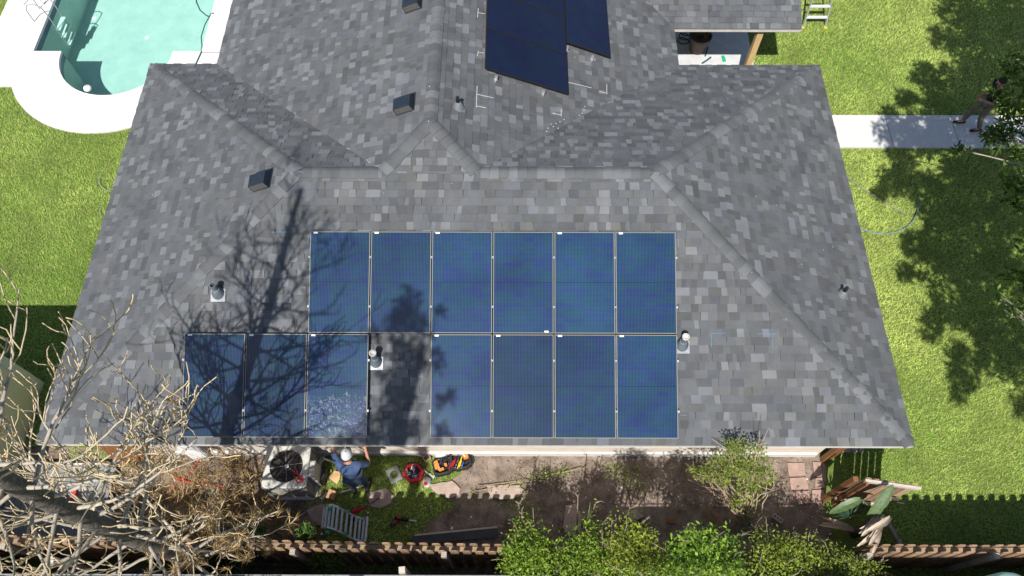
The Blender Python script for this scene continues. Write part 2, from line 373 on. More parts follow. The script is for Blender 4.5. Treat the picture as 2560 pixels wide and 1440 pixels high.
# grass blades
def in_poly(X, Y, poly):
    r = np.zeros(len(X), bool); n = len(poly)
    for i in range(n):
        x0, y0 = poly[i]; x1, y1 = poly[(i+1) % n]
        c = ((y0 > Y) != (y1 > Y)) & (X < (x1-x0)*(Y-y0)/((y1-y0) if y1 != y0 else 1e-9)+x0); r ^= c
    return r
dirt_poly = dp
def grass_mask(X, Y):
    k = ~((X > -7.35) & (X < 6.0) & (Y > 4.3) & (Y < 12.3)) & ~((X > -6.6) & (X < 3.3) & (Y > 11))
    k &= ~(((X-PC[0])**2+(Y-PC[1])**2) < PRO**2) & ~((Y > 14.0) & (X > -14.25) & (X < -6))
    k &= ~((X > 6.9) & (Y > 12.05) & (Y < 13.09)) & ~((X > 3.1) & (X < 6.42) & (Y > 11.8))
    k &= ~((X < -9.95) & (Y < 5.75)); k &= ~in_poly(X, Y, dirt_poly) | ((np.sin(X*3.1+1)+np.sin(Y*4.3+X*1.7)+rng.normal(0, .55, len(X)) > 1.75) & (X < 3.2) & (Y < 4.1))
    k &= ~((X < -3.9+.25*np.sin(Y*7)) & (Y < 4.4)) | ((X < -7.6) & (X > -9.0) & (Y > 3.9))
    k &= ~((Y < 2.0) & (X < 6)) & (Y > 1.4)
    k &= ~((X > 4.9) & (X < 6.6) & (Y < 4.4))
    return k
N = 900000
X = rng.uniform(-16, 15.5, N); Y = rng.uniform(1.3, 19, N)
dv = np.stack([X, Y, np.zeros(N)], 1)-np.array(CAM); w = dv @ np.array(FW)
px = 1280+CF*(dv @ np.array(RT))/w; py = 720-CF*(dv @ np.array(UP))/w
k = grass_mask(X, Y) & (px > -130) & (px < 2690) & (py > -110) & (py < 1520)
thin = (Y < 4.4) & (X < -1) & (X > -4)
k &= ~thin | (rng.uniform(0, 1, N) < .75)
X, Y = X[k], Y[k]; N = len(X)
patch = np.sin(X*1.7+np.sin(Y*.9)*2)+np.sin(Y*1.3+X*.5)+np.sin(X*.55+4)*np.cos(Y*.7)
ang = rng.uniform(0, 2*np.pi, N); ln = rng.uniform(.05, .11, N); lean = rng.uniform(.35, 1.0, N)
d = np.stack([np.cos(ang)*lean, np.sin(ang)*lean, np.full(N, .55)], 1); sd_ = np.stack([-np.sin(ang), np.cos(ang), np.zeros(N)], 1)
w = rng.uniform(.006, .011, N)[:, None]; base = np.stack([X, Y, np.zeros(N)], 1)
tri = np.stack([base-sd_*w, base+sd_*w, base+d*ln[:, None]], 1)
big = np.sin(X*.42+1.3)*np.sin(Y*.5+.4)+.5*np.sin(X*.9-Y*.6)
t = np.clip(rng.uniform(0, 1, N)*.55+.08*patch+.10*big+.20+.010*X, 0, 1)[:, None]
cg = np.array((.135, .27, .032))*(1-t)+np.array((.54, .61, .165))*t
straw = rng.uniform(0, 1, N) < .06; cg[straw] = np.array((.50, .45, .19))
np_mesh('grass', tri, 3, cg, 'grass', kind='stuff', label='short green lawn grass around the house', cat='grass')

# leaf litter and pebbles on the bare soil
N = 5200
X = np.concatenate([rng.uniform(-1.4, 6.2, N-1800), rng.uniform(-9.5, -3.7, 1800)]); Y = rng.uniform(2.2, 4.3, N)
c = np.stack([X, Y, np.full(N, .015)], 1); q = leaves_np(c, .035, .6, 2.0); q[:, :, 2] = np.clip(q[:, :, 2], .012, .05)
t = rng.uniform(0, 1, N)[:, None]**2.2
np_mesh('leaf_litter', q, 4, np.array((.08, .05, .035))*(1-t)+np.array((.42, .34, .26))*t, 'litter', kind='stuff', label='dead leaves and chips scattered on bare soil', cat='leaf litter')

N = 3200
c = np.stack([rng.uniform(-8.2, -3.7, N), rng.uniform(2.35, 4.25, N), np.full(N, .02)], 1); q = leaves_np(c, .13, .07, 3.0); q[:, :, 2] = np.clip(q[:, :, 2], .012, .06)
np_mesh('fallen_needles', q, 4, leaf_cols(N, (.14, .085, .035), (.42, .29, .13)), 'litter', kind='stuff', label='dry brown needles fallen under the bare tree', cat='needles')

# ================================================================== HOUSE
TS = .43307; EZ = 2.5; RF = 3.7287; RB = 12.40; XL, XR = -8.119, 6.822
HY = (RF+RB)/2; HH = (RB-RF)/2; RZ = EZ+HH*TS; RXL, RXR = XL+HH, XR-HH
WL, WR = -6.63, 3.69; WX = (WL+WR)/2; WHh = (WR-WL)/2; WZ = EZ+WHh*TS; AY = RF+WHh    # rear wing and its apex
WB = 22.0; dz = (WZ-RZ)/TS
JL, JR = (WX-dz, HY), (WX+dz, HY)                                                       # where the rear hips meet the front ridge
PY = 13.52; PXR = 6.63; PH = 2.3; PZ = EZ+PH*TS                                         # porch wing
house = thing('house', 'long single-storey house with a grey shingled hip roof carrying solar panels', 'house', (-.65, 8.0, 0))
# name, eave point, u (along eave), v plan direction up the slope, plan polygons (convex)
SL = [
 ('front', (0, RF), (1, 0), (0, 1), [[(XL, RF), (XR, RF), (RXR, HY), (RXL, HY)], [JL, JR, (WX, AY)]]),
 ('left', (XL, 0), (0, -1), (1, 0), [[(XL, RB), (XL, RF), (RXL, HY)]]),
 ('right', (XR, 0), (0, 1), (-1, 0), [[(XR, RF), (XR, RB), (RXR, HY)]]),
 ('back', (0, RB), (-1, 0), (0, -1), [[(WL, RB), (XL, RB), (RXL, HY), JL], [(XR, RB), (WR, RB), JR, (RXR, HY)]]),
 ('wing_left', (WL, 0), (0, -1), (1, 0), [[(WL, WB), (WL, RB), JL, (WX, AY), (WX, WB)]]),
 ('wing_right', (WR, 0), (0, 1), (-1, 0), [[(WR, RB), (WR, PY), (WR-PH, PY+PH), (WX, PY+PH), (WX, AY), JR], [(WR-PH, PY+PH), (WR, PY+PH*2), (WR, WB), (WX, WB), (WX, PY+PH)]]),
 ('porch', (0, PY), (1, 0), (0, 1), [[(WR, PY), (PXR, PY), (PXR, PY+PH), (WR-PH, PY+PH)]]),
 ('porch_back', (0, PY+2*PH), (-1, 0), (0, -1), [[(PXR, PY+2*PH), (WR, PY+2*PH), (WR-PH, PY+PH), (PXR, PY+PH)]]),
]
CT = 1/math.sqrt(1+TS*TS)
def plane_of(sl):
    _, o, u, vd, _p = sl; O = Vector((o[0], o[1], EZ)); U = Vector((u[0], u[1], 0)); V = Vector((vd[0]*CT, vd[1]*CT, TS*CT)); return O, U, V, U.cross(V)
def clip(poly, cl):
    n = len(cl)
    for i in range(n):
        a, c2 = cl[i], cl[(i+1) % n]; out = []; ex, ey = c2[0]-a[0], c2[1]-a[1]
        for j in range(len(poly)):
            p, q = poly[j], poly[(j+1) % len(poly)]
            sp_ = ex*(p[1]-a[1])-ey*(p[0]-a[0]); sq = ex*(q[1]-a[1])-ey*(q[0]-a[0])
            if sp_ >= 0: out.append(p)
            if (sp_ >= 0) != (sq >= 0):
                tt = sp_/(sp_-sq); out.append((p[0]+(q[0]-p[0])*tt, p[1]+(q[1]-p[1])*tt))
        poly = out
        if len(poly) < 3: return []
    return poly
# structural roof: deck under the shingles with fascia boards round the eaves
b = MB()
for sl in SL:
    O, U, V, Nn = plane_of(sl)
    for pg in sl[4]:
        top = []
        for p in pg:
            d2 = (p[0]-sl[1][0])*sl[3][0]+(p[1]-sl[1][1])*sl[3][1]; top.append((p[0], p[1], EZ-.014+d2*TS))
        n_ = len(pg); b.add(top+[(x, y, z-.06) for x, y, z in top], [tuple(range(n_)), tuple(reversed(range(n_, 2*n_)))]+[(i, n_+i, n_+(i+1) % n_, (i+1) % n_) for i in range(n_)])
roof = b.build('roof', 'deck_felt', house)
tabs = []; EXP = .142
for sl in SL:
    O, U, V, Nn = plane_of(sl); u2, v2 = sl[2], sl[3]
    for pg in sl[4]:
        uv = [((p[0]-sl[1][0])*u2[0]+(p[1]-sl[1][1])*u2[1], ((p[0]-sl[1][0])*v2[0]+(p[1]-sl[1][1])*v2[1])/CT) for p in pg]
        if sum(uv[i][0]*uv[(i+1) % len(uv)][1]-uv[(i+1) % len(uv)][0]*uv[i][1] for i in range(len(uv))) < 0: uv.reverse()
        u0, u1 = min(p[0] for p in uv), max(p[0] for p in uv); va, vb = min(p[1] for p in uv), max(p[1] for p in uv)
        i = math.floor(va/EXP+1e-6)
        while i*EXP < vb:
            u = u0-random.uniform(0, .3); hi = random.random() < .5
            while u < u1:
                w = random.choice((.08, .10, .12, .14, .17, .20, .25)) if hi else random.choice((.09, .12, .15, .18, .23, .30)); lo = random.uniform(-.012, .012)
                poly = clip([(u, i*EXP), (u+w, i*EXP), (u+w-lo, i*EXP+EXP), (u-lo, i*EXP+EXP)], uv)
                if len(poly) >= 3:
                    ar = abs(sum(poly[k][0]*poly[(k+1) % len(poly)][1]-poly[(k+1) % len(poly)][0]*poly[k][1] for k in range(len(poly))))/2
                    if ar > 2e-4:
                        r = random.random()
                        g = random.uniform(.142, .178) if (hi and r < .34) else (random.uniform(.082, .098) if r > .80 else random.uniform(.099, .125))
                        wm = random.uniform(-.035, .02)
                        if sl[0] == 'front' and random.random() < .30: wm += .035
                        g *= .95; c = (g*(.96+wm), g*(1.01+wm*.4), g*(1.07-wm))
                        th = (.016 if hi else .006)+random.uniform(0, .002)
                        vs_ = []
                        for (a, v_) in poly:
                            h = th*(1-max(0, v_-i*EXP)/EXP)+.001; vs_.append(O+U*a+V*v_+Nn*h)
                        vs_ += [O+U*a+V*v_-Nn*.006 for a, v_ in poly]; n_ = len(poly)
                        fs = [tuple(range(n_))]+[(k, n_+k, n_+(k+1) % n_, (k+1) % n_) for k in range(n_)]
                        cc = sum((x for x in vs_[:n_]), Vector())/n_; ppx = PX(cc); ang_ = max(.05, (CAM-cc).normalized().dot(Nn))
                        vis = ar*ang_/((CAM-cc).length**2) if (0 < ppx[0] < 2560 and 0 < ppx[1] < 1440) else 0
                        tabs.append((vis, vs_, fs, c, sl[0], cc))
                u += w; hi = not hi if random.random() < .85 else hi
            i += 1
# tabs lying under the solar modules cannot be the largest in view
def under(cc): return cc.z > 0 and ((-4.65 < cc.x < -1.35 or -.45 < cc.x < 2.9) and 3.8 < cc.y < 5.4 or (-3.55 < cc.x < 2.9 and 5.4 <= cc.y < 7.1))
tabs.sort(key=lambda t: -(0 if (t[4] == 'front' and under(t[5])) else t[0]))
for t in tabs[:290]:
    b = MB().color(t[3]); b.add(t[1], t[2]); b.build('shingle', 'shingle', roof)
b = MB()
for t in tabs[290:]: b.color(t[3]); b.add(t[1], t[2])
b.build('shingle_courses', 'shingle', roof, kind='stuff')
# caps on hips and ridges
def caps(A, B, n1, n2, step=.165, half=.135):
    A = Vector(A); B = Vector(B); t = (B-A).normalized(); L = (B-A).length; n1 = Vector(n1).normalized(); n2 = Vector(n2).normalized()
    a1 = n1.cross(t).normalized(); a2 = t.cross(n2).normalized(); up = (n1+n2).normalized()
    if a1.dot(up) > 0: a1 = -a1
    if a2.dot(up) > 0: a2 = -a2
    k = 0
    while k*step < L-.03:
        s0, s1 = k*step, min(L, (k+1)*step+.03); r = random.random()
        g = random.uniform(.138, .165) if r < .25 else random.uniform(.095, .122); w = half*random.uniform(.95, 1.06)
        g *= .95; c = (g*.96, g*1.01, g*1.065); vs_ = []
        for s_, lift in ((s0, .031), (s1, .012)):
            q = A+t*s_+up*lift
            for (dd, am, sag) in ((a1, 1, 0), (a1, .5, .012), (a1, .12, .006), (a2, .12, .006), (a2, .5, .012), (a2, 1, 0)): vs_.append(q+dd*w*am+up*sag)
        vs_ += [v_-up*.022 for v_ in vs_]
        fs = [(j, j+1, j+7, j+6) for j in range(5)]+[(j+12, j+13, j+1, j) for j in range(5)]+[(0, 6, 18, 12), (11, 5, 17, 23)]
        b = MB().color(c); b.add(vs_, fs); b.build('ridge_cap', 'shingle', roof); k += 1
NF, NB, NL, NR = (0, -TS, 1), (0, TS, 1), (-TS, 0, 1), (TS, 0, 1)
caps((XL+.05, RF+.05, EZ), (RXL, HY, RZ), NF, NL); caps((XR-.05, RF+.05, EZ), (RXR, HY, RZ), NF, NR)
caps((XL+.05, RB-.05, EZ), (RXL, HY, RZ), NB, NL); caps((XR-.05, RB-.05, EZ), (RXR, HY, RZ), NB, NR)
caps((RXL+.1, HY, RZ), (JL[0], HY, RZ), NF, NB); caps((RXR-.1, HY, RZ), (JR[0], HY, RZ), NF, NB)
caps((JL[0], HY, RZ), (WX, AY, WZ), NF, NL); caps((JR[0], HY, RZ), (WX, AY, WZ), NF, NR)
caps((WX, AY+.05, WZ), (WX, 18, WZ), NL, NR)
# fascia / drip edge
b = MB()
for a, c in (((XL, RF), (XR, RF)), ((XR, RF), (XR, RB)), ((XR, RB), (WR, RB)), ((WR, RB), (WR, PY)), ((WR, PY), (PXR, PY)), ((XL, RB), (XL, RF)), ((WL, RB), (XL, RB)), ((WL, WB), (WL, RB)), ((PXR, PY+2*PH), (WR, PY+2*PH))):
    d2 = Vector((c[0]-a[0], c[1]-a[1], 0)).normalized(); o2 = Vector((d2.y, -d2.x, 0))
    A = Vector((a[0], a[1], EZ-.050))-o2*.008; B = Vector((c[0], c[1], EZ-.050))-o2*.008; b.bar(A, B, .022, .07)
for s_ in (0, 1):
    A = Vector((PXR-.008, PY+(0 if s_ == 0 else 2*PH), EZ-.050)); B = Vector((PXR-.008, PY+PH, PZ-.050)); b.bar(A, B, .022, .07)
b.build('fascia', 'fascia_paint', house)
b = MB(); b.add([(XL+.02, RF+.02, EZ-.18), (XR-.02, RF+.02, EZ-.18), (XR-.02, RB-.02, EZ-.18), (XL+.02, RB-.02, EZ-.18)], [(3, 2, 1, 0)])
b.add([(WL+.02, RB, EZ-.182), (WR-.02, RB, EZ-.182), (WR-.02, WB, EZ-.182), (WL+.02, WB, EZ-.182)], [(3, 2, 1, 0)]); b.build('soffit', 'white_trim', house)
# walls
FY = 4.33
for a, c in (((-7.52, FY), (6.15, FY)), ((6.15, FY), (6.15, 11.8)), ((6.15, 11.8), (3.09, 11.8)), ((3.09, 11.8), (3.09, 21.4)), ((-6.03, 21.4), (-6.03, 11.8)), ((-6.03, 11.8), (-7.52, 11.8)), ((-7.52, 11.8), (-7.52, FY))):
    b = MB(); A = Vector((a[0], a[1], 1.16)); B = Vector((c[0], c[1], 1.16)); b.bar(A, B, .12, 2.32); b.build('wall', 'stucco', house)
b = MB(); b.box((-.7, FY-.075, .09), (13.6, .05, .18)); b.build('foundation', 'concrete_grey', house)
# ------------------------------------------------------------------ things fixed to the roof
def on_roof(name, x, y):
    sl = [s for s in SL if s[0] == name][0]; O, U, V, Nn = plane_of(sl); return PL(x, y, O, Nn), U, V, Nn
def box_vent(nm, x, y, w=.34, ln=.40, h=.17):
    q, U, V, Nn = on_roof(nm, x, y); U, V = V, -U; F = Matrix((U, V, Nn)).transposed()
    b = MB(); k = lambda u_, v_, n_: q+F @ Vector((u_, v_, n_))
    b.add([k(-w/2-.02, -ln/2-.01, .018), k(w/2+.02, -ln/2-.01, .018), k(w/2+.02, ln/2+.03, .018), k(-w/2-.02, ln/2+.03, .018)], [(0, 1, 2, 3)])
    vt = b.build('roof_vent', 'vent_metal', house)
    b = MB(); vs_ = [k(-w/2, -ln/2, .05), k(w/2, -ln/2, .05), k(w/2, -ln/2, h), k(-w/2, -ln/2, h), k(-w/2, ln*.12, h*1.05), k(w/2, ln*.12, h*1.05), k(-w/2, ln/2, .014), k(w/2, ln/2, .014), k(-w/2, -ln/2+.05, .014), k(w/2, -ln/2+.05, .014)]
    b.add(vs_, [(3, 2, 5, 4), (4, 5, 7, 6), (0, 3, 4, 6, 8), (1, 9, 7, 5, 2)]); b.build('hood', 'vent_metal', vt)
    b = MB(); b.add([k(-w/2+.01, -ln/2+.02, .016), k(w/2-.01, -ln/2+.02, .016), k(w/2-.01, -ln/2+.02, h-.006), k(-w/2+.01, -ln/2+.02, h-.006)], [(0, 1, 2, 3)]); b.build('screen', 'ac_dark', vt)
    for i in range(9):
        b = MB(); u_ = -w/2+.03+i*(w-.06)/8; b.bar(k(u_, -ln/2+.004, .03), k(u_, -ln/2+.004, h-.01), .014, .014); b.build('louver', 'louver', vt)
box_vent('wing_left', 1016, 262); box_vent('wing_left', 1036, 10); box_vent('left', 659, 452)
def pipe_vent(nm, x, y, h=.42, r=.055, white=False, cone=False):
    q, U, V, Nn = on_roof(nm, x, y); F = Matrix((U, V, Nn)).transposed(); k = lambda u_, v_, n_: q+F @ Vector((u_, v_, n_))
    b = MB(); s = .10 if cone else .125
    b.add([k(-s, -s*1.2, .019), k(s, -s*1.2, .019), k(s, s*.6, .016), k(-s, s*.6, .016), k(-s, -s*1.2, .012), k(s, -s*1.2, .012), k(s, s*.6, .012), k(-s, s*.6, .012)], [(0, 1, 2, 3), (4, 5, 1, 0), (5, 6, 2, 1), (7, 4, 0, 3)])
    pv = b.build('vent_pipe', 'flashing', house)
    if cone:
        b = MB(); b.lathe([(.115, -.03), (.10, .03), (.055, .13), (.04, .15)], q, 14); b.build('boot', 'flashing', pv, smooth=True)
        b = MB(); b.tube([q+Vector((0, 0, .1)), q+Vector((0, 0, .26))], .034, 10); b.build('pipe', 'black_plastic', pv)
    else:
        b = MB(); b.lathe([(.12, -.06), (.105, .05), (r+.012, .12), (r+.010, .17), (r, .17)], q, 16); b.build('boot', 'pipe_grey', pv, smooth=True)
        b = MB(); b.lathe([(r, .0), (r, h), (r-.012, h), (r-.012, h-.2)], q, 16); b.build('pipe', 'pipe_grey', pv)
        b = MB(); b.lathe([(r-.013, h-.05), (0, h-.05)] if not white else [(r+.006, h-.03), (r+.006, h+.006), (r-.008, h+.006), (r-.016, h-.02), (0, h-.03)], q, 16); b.build('pipe_mouth', 'pipe_white' if white else 'ac_dark', pv)
pipe_vent('front', 940, 903, .36, white=True); pipe_vent('front', 1705, 862, .34, white=True)
pipe_vent('front', 546, 733, .30); pipe_vent('wing_right', 1146, 268, cone=True); pipe_vent('right', 2104, 736, cone=True)
# chalk and paint marks left by the installers
def mark(nm, x0, y0, x1, y1, m, w=.016):
    a, U, V, Nn = on_roof(nm, x0, y0); c = on_roof(nm, x1, y1)[0]; b = MB(); b.bar(a+Nn*.0165, c+Nn*.0165, w*.62, .003, Nn); b.build('chalk_mark', m, house)
for a in ((1195, 22, 1193, 45), (1195, 33, 1212, 36), (1195, 128, 1193, 141), (1196, 133, 1209, 134), (1192, 216, 1190, 270), (1192, 237, 1232, 246), (1190, 266, 1214, 271), (1516, 212, 1516, 237), (1420, 207, 1478, 221), (1497, 230, 1517, 234), (1402, 275, 1402, 292), (1380, 284, 1402, 289), (1485, 147, 1487, 152)): mark('wing_right', *a, 'chalk_white')
for a in ((903, 383, 925, 410), (866, 372, 903, 386)): mark('back', *a, 'chalk_white')
for a in ((1776, 833, 1812, 833), (1777, 834, 1778, 868), (1892, 834, 1940, 834), (1932, 834, 1930, 870), (1695, 585, 1696, 620), (1700, 778, 1714, 778), (680, 581, 726, 580), (772, 586, 771, 618), (1698, 640, 1712, 640), (1699, 1037, 1716, 1038)): mark('front', *a, 'chalk_blue', .014)
# screws, clips and crumbs dropped on the roof
b = MB()
for i in range(110):
    nm = random.choice(('front', 'front', 'right', 'left', 'wing_right', 'wing_right', 'wing_left'))
    sl = [s for s in SL if s[0] == nm][0]; O, U, V, Nn = plane_of(sl); pg = sl[4][0]
    ww = [random.random()**1.0 for _ in pg]; s_ = sum(ww); x = sum(p[0]*a for p, a in zip(pg, ww))/s_; y = sum(p[1]*a for p, a in zip(pg, ww))/s_
    if y > 15: continue
    z = EZ+((x-sl[1][0])*sl[3][0]+(y-sl[1][1])*sl[3][1])*TS+.018; r_ = random.uniform(.004, .009)
    b.box((x, y, z-.003), (r_*random.uniform(1, 2), r_, .01), random.uniform(0, 3))
for x, y in ((1390, 310), (1383, 318), (1378, 312), (1400, 306), (1370, 322), (1395, 322), (1455, 285), (1460, 277), (1448, 290), (1367, 330), (1410, 300), (1462, 268), (1484, 152), (1482, 147), (1245, 195), (1243, 202), (1362, 230), (1072, 305), (1074, 218), (1420, 130)):
    q = on_roof('wing_right', x, y)[0]; b.box((q.x, q.y, q.z+.018), (.016, .012, .01), x)
b.build('roof_crumbs', 'chalk_white', house, kind='stuff')

# ================================================================== SOLAR PANELS
PW, PLN = 1.03, 1.742
def make_panel(name, label, group, O, xa, ya, glass, frame, sticker=True, clamps=((0, .45), (0, 1.3), (1, .45), (1, 1.3)), wide=False):
    xa = Vector(xa).normalized(); ya = Vector(ya).normalized(); za = xa.cross(ya)
    t = thing(name, label, 'solar panel', O, group); M = Matrix((xa, ya, za)).transposed().to_4x4(); t.rotation_euler = M.to_euler()
    if frame not in PM:
        b = MB(); fw = .013
        for a, c in (((0, fw/2), (PW, fw/2)), ((0, PLN-fw/2), (PW, PLN-fw/2))): b.bar((a[0], a[1], .018), (c[0], c[1], .018), fw, .04)
        for x in (fw/2, PW-fw/2): b.bar((x, fw, .018), (x, PLN-fw, .018), fw, .04)
        o = b.build('frame', frame, None, local=True); PM[frame] = o.data; bpy.data.objects.remove(o)
        b = MB(); b.add([(fw, fw, .032), (PW-fw, fw, .032), (PW-fw, PLN-fw, .032), (fw, PLN-fw, .032)], [(0, 1, 2, 3)]); b.add([(fw, fw, .004), (PW-fw, fw, .004), (PW-fw, PLN-fw, .004), (fw, PLN-fw, .004)], [(3, 2, 1, 0)])
        o = b.build('g', glass, None, local=True); PM['g'+frame] = o.data; bpy.data.objects.remove(o)
    link('frame', PM[frame], t); g = PM['g'+frame]
    if glass == 'panel_glass_dusty': g = g.copy(); g.materials[0] = MATS[glass]
    link('glass', g, t)
    if sticker:
        b = MB(); x = .09 if sticker is True else PW-.12; y = PLN-.022 if sticker is True else .03; b.box((x, y, .0395), (.07, .028, .003)); b.build('sticker', 'paper', t, local=True)
    for sx, y in clamps:
        b = MB(); x = -.012 if sx == 0 else PW+.012
        if sx == 2: b.bar((y, -.03, .012), (y, .0, .03), .03, .05); b.bar((y, -.07, -.02), (y, -.03, .0), .05, .03)
        else: b.box((x, y, .030), (.024, .035, .026))
        b.build('clamp', 'plate_grey', t, local=True)
    return t
PM = {}
O, U, V, Nn = plane_of(SL[0]); LIFT = .11
GX, GV = -1.395, None
def grid(i, j):                                        # corner of column i, row j on the front slope
    return O+U*(-1.390+i*1.05)+V*((3.828-RF)/CT+.025+j*1.763)+Nn*LIFT
order = ['end one in bare tree shadow', 'second from bare tree shadow', 'third from bare tree shadow', 'third from walkway side', 'second from walkway side', 'end one on walkway side']
for n_, i in enumerate(range(-2, 4)):
    make_panel('solar_panel', 'silver-framed solar panel in the ridge-side row of six, %s' % order[n_], 'silver-framed solar panels on the front slope', grid(i, 1), U, V, 'panel_glass', 'frame_silver', True if i != 1 else 2)
low = {-4: 'farthest of three from the pipe gap', -3: 'middle of three under bare tree shadow', -2: 'splashed with white dust beside the pipe',
       0: 'first of four after the pipe gap', 1: 'second of four after the pipe gap', 2: 'third of four after the pipe gap', 3: 'last of four after the pipe gap'}
for i in (-4, -3, -2, 0, 1, 2, 3):
    make_panel('solar_panel', 'silver-framed solar panel along the eave, '+low[i], 'silver-framed solar panels on the front slope', grid(i, 0), U, V, 'panel_glass_dusty' if i == -2 else 'panel_glass', 'frame_silver')
# black-framed array on the wing slope: upright modules by the ridge, lying modules beside them
O2, U2, V2, N2 = plane_of(SL[5])
OL = O2+N2*.12
def hit(x, y): return PL(x, y, OL, N2)
a = hit(1207, 172); vtop = (a-OL).dot(V2); ub = (a-OL).dot(U2)
c = hit(1418, 235); vbot = (c-OL).dot(V2); ub = ((c-OL).dot(U2)+ub)/2
names = ['end one whose lower edge shows white clamps', 'second one from the lower end', 'farthest one up the wing']
for k in range(3):
    # local x runs along -U? keep right-handed: x = U2, y = V2
    make_panel('solar_panel', 'black-framed dark solar panel by the wing ridge, '+names[k], 'black-framed solar panels on the wing slope', OL+U2*(ub+k*1.045)+V2*vbot, U2, V2, 'panel_glass_black', 'frame_black', None, ())
d_ = hit(1418, 108); ul = (d_-OL).dot(U2)
for k in range(2):
    q = OL+U2*(ul+k*1.757)+V2*(vbot-.018)
    make_panel('solar_panel', 'black-framed dark solar panel laid sideways lower on wing slope, '+('stepped end one' if k == 0 else 'farther one'), 'black-framed solar panels on the wing slope', q, -V2, U2, 'panel_glass_black', 'frame_black', None, ())
for x, y in ((1243, 190), (1362, 226), (1421, 116), (1484, 140)):
    q = hit(x, y)-N2*.07; b = MB(); b.bar(q-U2*.02, q+U2*.05, .05, .09, N2); b.bar(q-U2*.07-N2*.02, q-U2*.01-N2*.02, .04, .03, N2); b.build('panel_bracket', 'alu', house)

# ================================================================== FENCES
def picket_mb(x, y, h, w, tone, yaw=0, thick=.018, lean=0):
    """dog-eared board standing at (x, y), face towards -Y"""
    b = MB().color(tone); c, s = math.cos(yaw), math.sin(yaw)
    prof = [(-w/2, 0), (w/2, 0), (w/2, h-.035), (w/2-.03, h), (-w/2+.03, h), (-w/2, h-.035)]
    def T(u, v, z): return (x+c*u-s*v, y+s*u+c*v+lean*z, z+.01)
    vs_ = [T(u, -thick/2, z) for u, z in prof]+[T(u, thick/2, z) for u, z in prof]; n = 6
    return b.add(vs_, [tuple(range(n)), tuple(reversed(range(n, 2*n)))]+[(i, n+i, n+(i+1) % n, (i+1) % n) for i in range(n)])
def wood_tone(): 
    g = random.uniform(.7, 1.2); return (.29*g, .19*g*random.uniform(.93, 1.05), .115*g*random.uniform(.85, 1.15))
def fence(label, x0, x1, y0, y1, h, posts):
    f = thing('wooden_fence', label, 'fence', ((x0+x1)/2, (y0+y1)/2, 0)); x = x0; k = 0
    yy = lambda x: y0+(y1-y0)*(x-x0)/(x1-x0)
    while x < x1:
        for s, off in ((1, 0), (-1, .105)):
            picket_mb(x+off, yy(x)+s*.058+random.uniform(-.004, .004), h+random.uniform(-.02, .025), random.uniform(.132, .142), wood_tone(), random.uniform(-.015, .015)).build('picket', 'fence_wood', f)
        x += .212; k += 1
    for z in (.3, .95, h-.16):
        b = MB().color((.27, .195, .12)); b.bar((x0-.05, yy(x0), z), (x1+.05, yy(x1), z), .075, .085); b.build('rail', 'fence_wood', f)
    for px_ in posts:
        b = MB().color((.36, .31, .25)); b.box((px_, yy(px_)-.115, (h+.02)/2), (.09, .09, h+.02)); b.build('post', 'fence_wood', f)
fence('tan board-on-board wooden fence running behind the air conditioner and work area', -10.2, .75, 2.30, 2.14, 1.8, (-8.6, -6.2, -3.7, -1.15))
fence('tan board-on-board wooden fence closing the lawn beyond the open gate', 6.12, 12.5, 2.17, 2.17, 1.8, (6.0, 8.13, 10.6))
# open gate
G0, G1 = Vector((6.25, 3.36, 0)), Vector((7.20, 3.22, 0)); gd = (G1-G0).normalized(); ga = math.atan2(gd.y, gd.x); gn = Vector((gd.y, -gd.x, 0))
gate = thing('wooden_gate', 'weathered picket gate standing open beside the dry banana leaves', 'gate', G0)
for i in range(7):
    q = G0+gd*(.07+.134*i)-gn*.03; picket_mb(q.x, q.y, 1.70, .118, (lambda t: (t[0]*1.1, t[1]*1.12, t[2]*1.15))(wood_tone()), ga).build('picket', 'fence_wood', gate)
for z in (.25, 1.66):
    b = MB(); a = G0+Vector((0, 0, z))+gn*.012; c = G1+Vector((0, 0, z))+gn*.012; b.bar(a, c, .045, .09); b.build('rail', 'gate_rail', gate)
b = MB(); b.bar(G0+gd*.03+gn*.06+Vector((0, 0, .02)), G0+gd*.03+gn*.06+Vector((0, 0, 1.69)), .07, .04, gd); b.build('stile', 'orange_wood', gate)
q = G1-gd*.12+gn*.06+Vector((0, 0, .95)); b = MB(); b.box(q, (.12, .03, .05), ga); b.tube([q+gd*.03, q+gd*.03+gn*.05, q+gd*.14+gn*.05], .01, 6); b.build('latch', 'dark_grey', gate)
b = MB(); b.box((6.1, 3.38, .83), (.09, .09, 1.66)); b.build('gate_post', 'orange_wood', loc=(6.1, 3.38, 0), label='brown timber post carrying the open picket gate', cat='post')
b = MB(); q = Vector((6.28, 4.22, 0)); b.box((6.36, 4.2, .86), (.30, .035, 1.72), .28); b.box((6.24, 4.17, .86), (.09, .09, 1.75)); b.build('latch_post', 'orange_wood', loc=(6.3, 4.2, 0), label='orange-brown timber post and board at the house corner by edging bricks', cat='post')
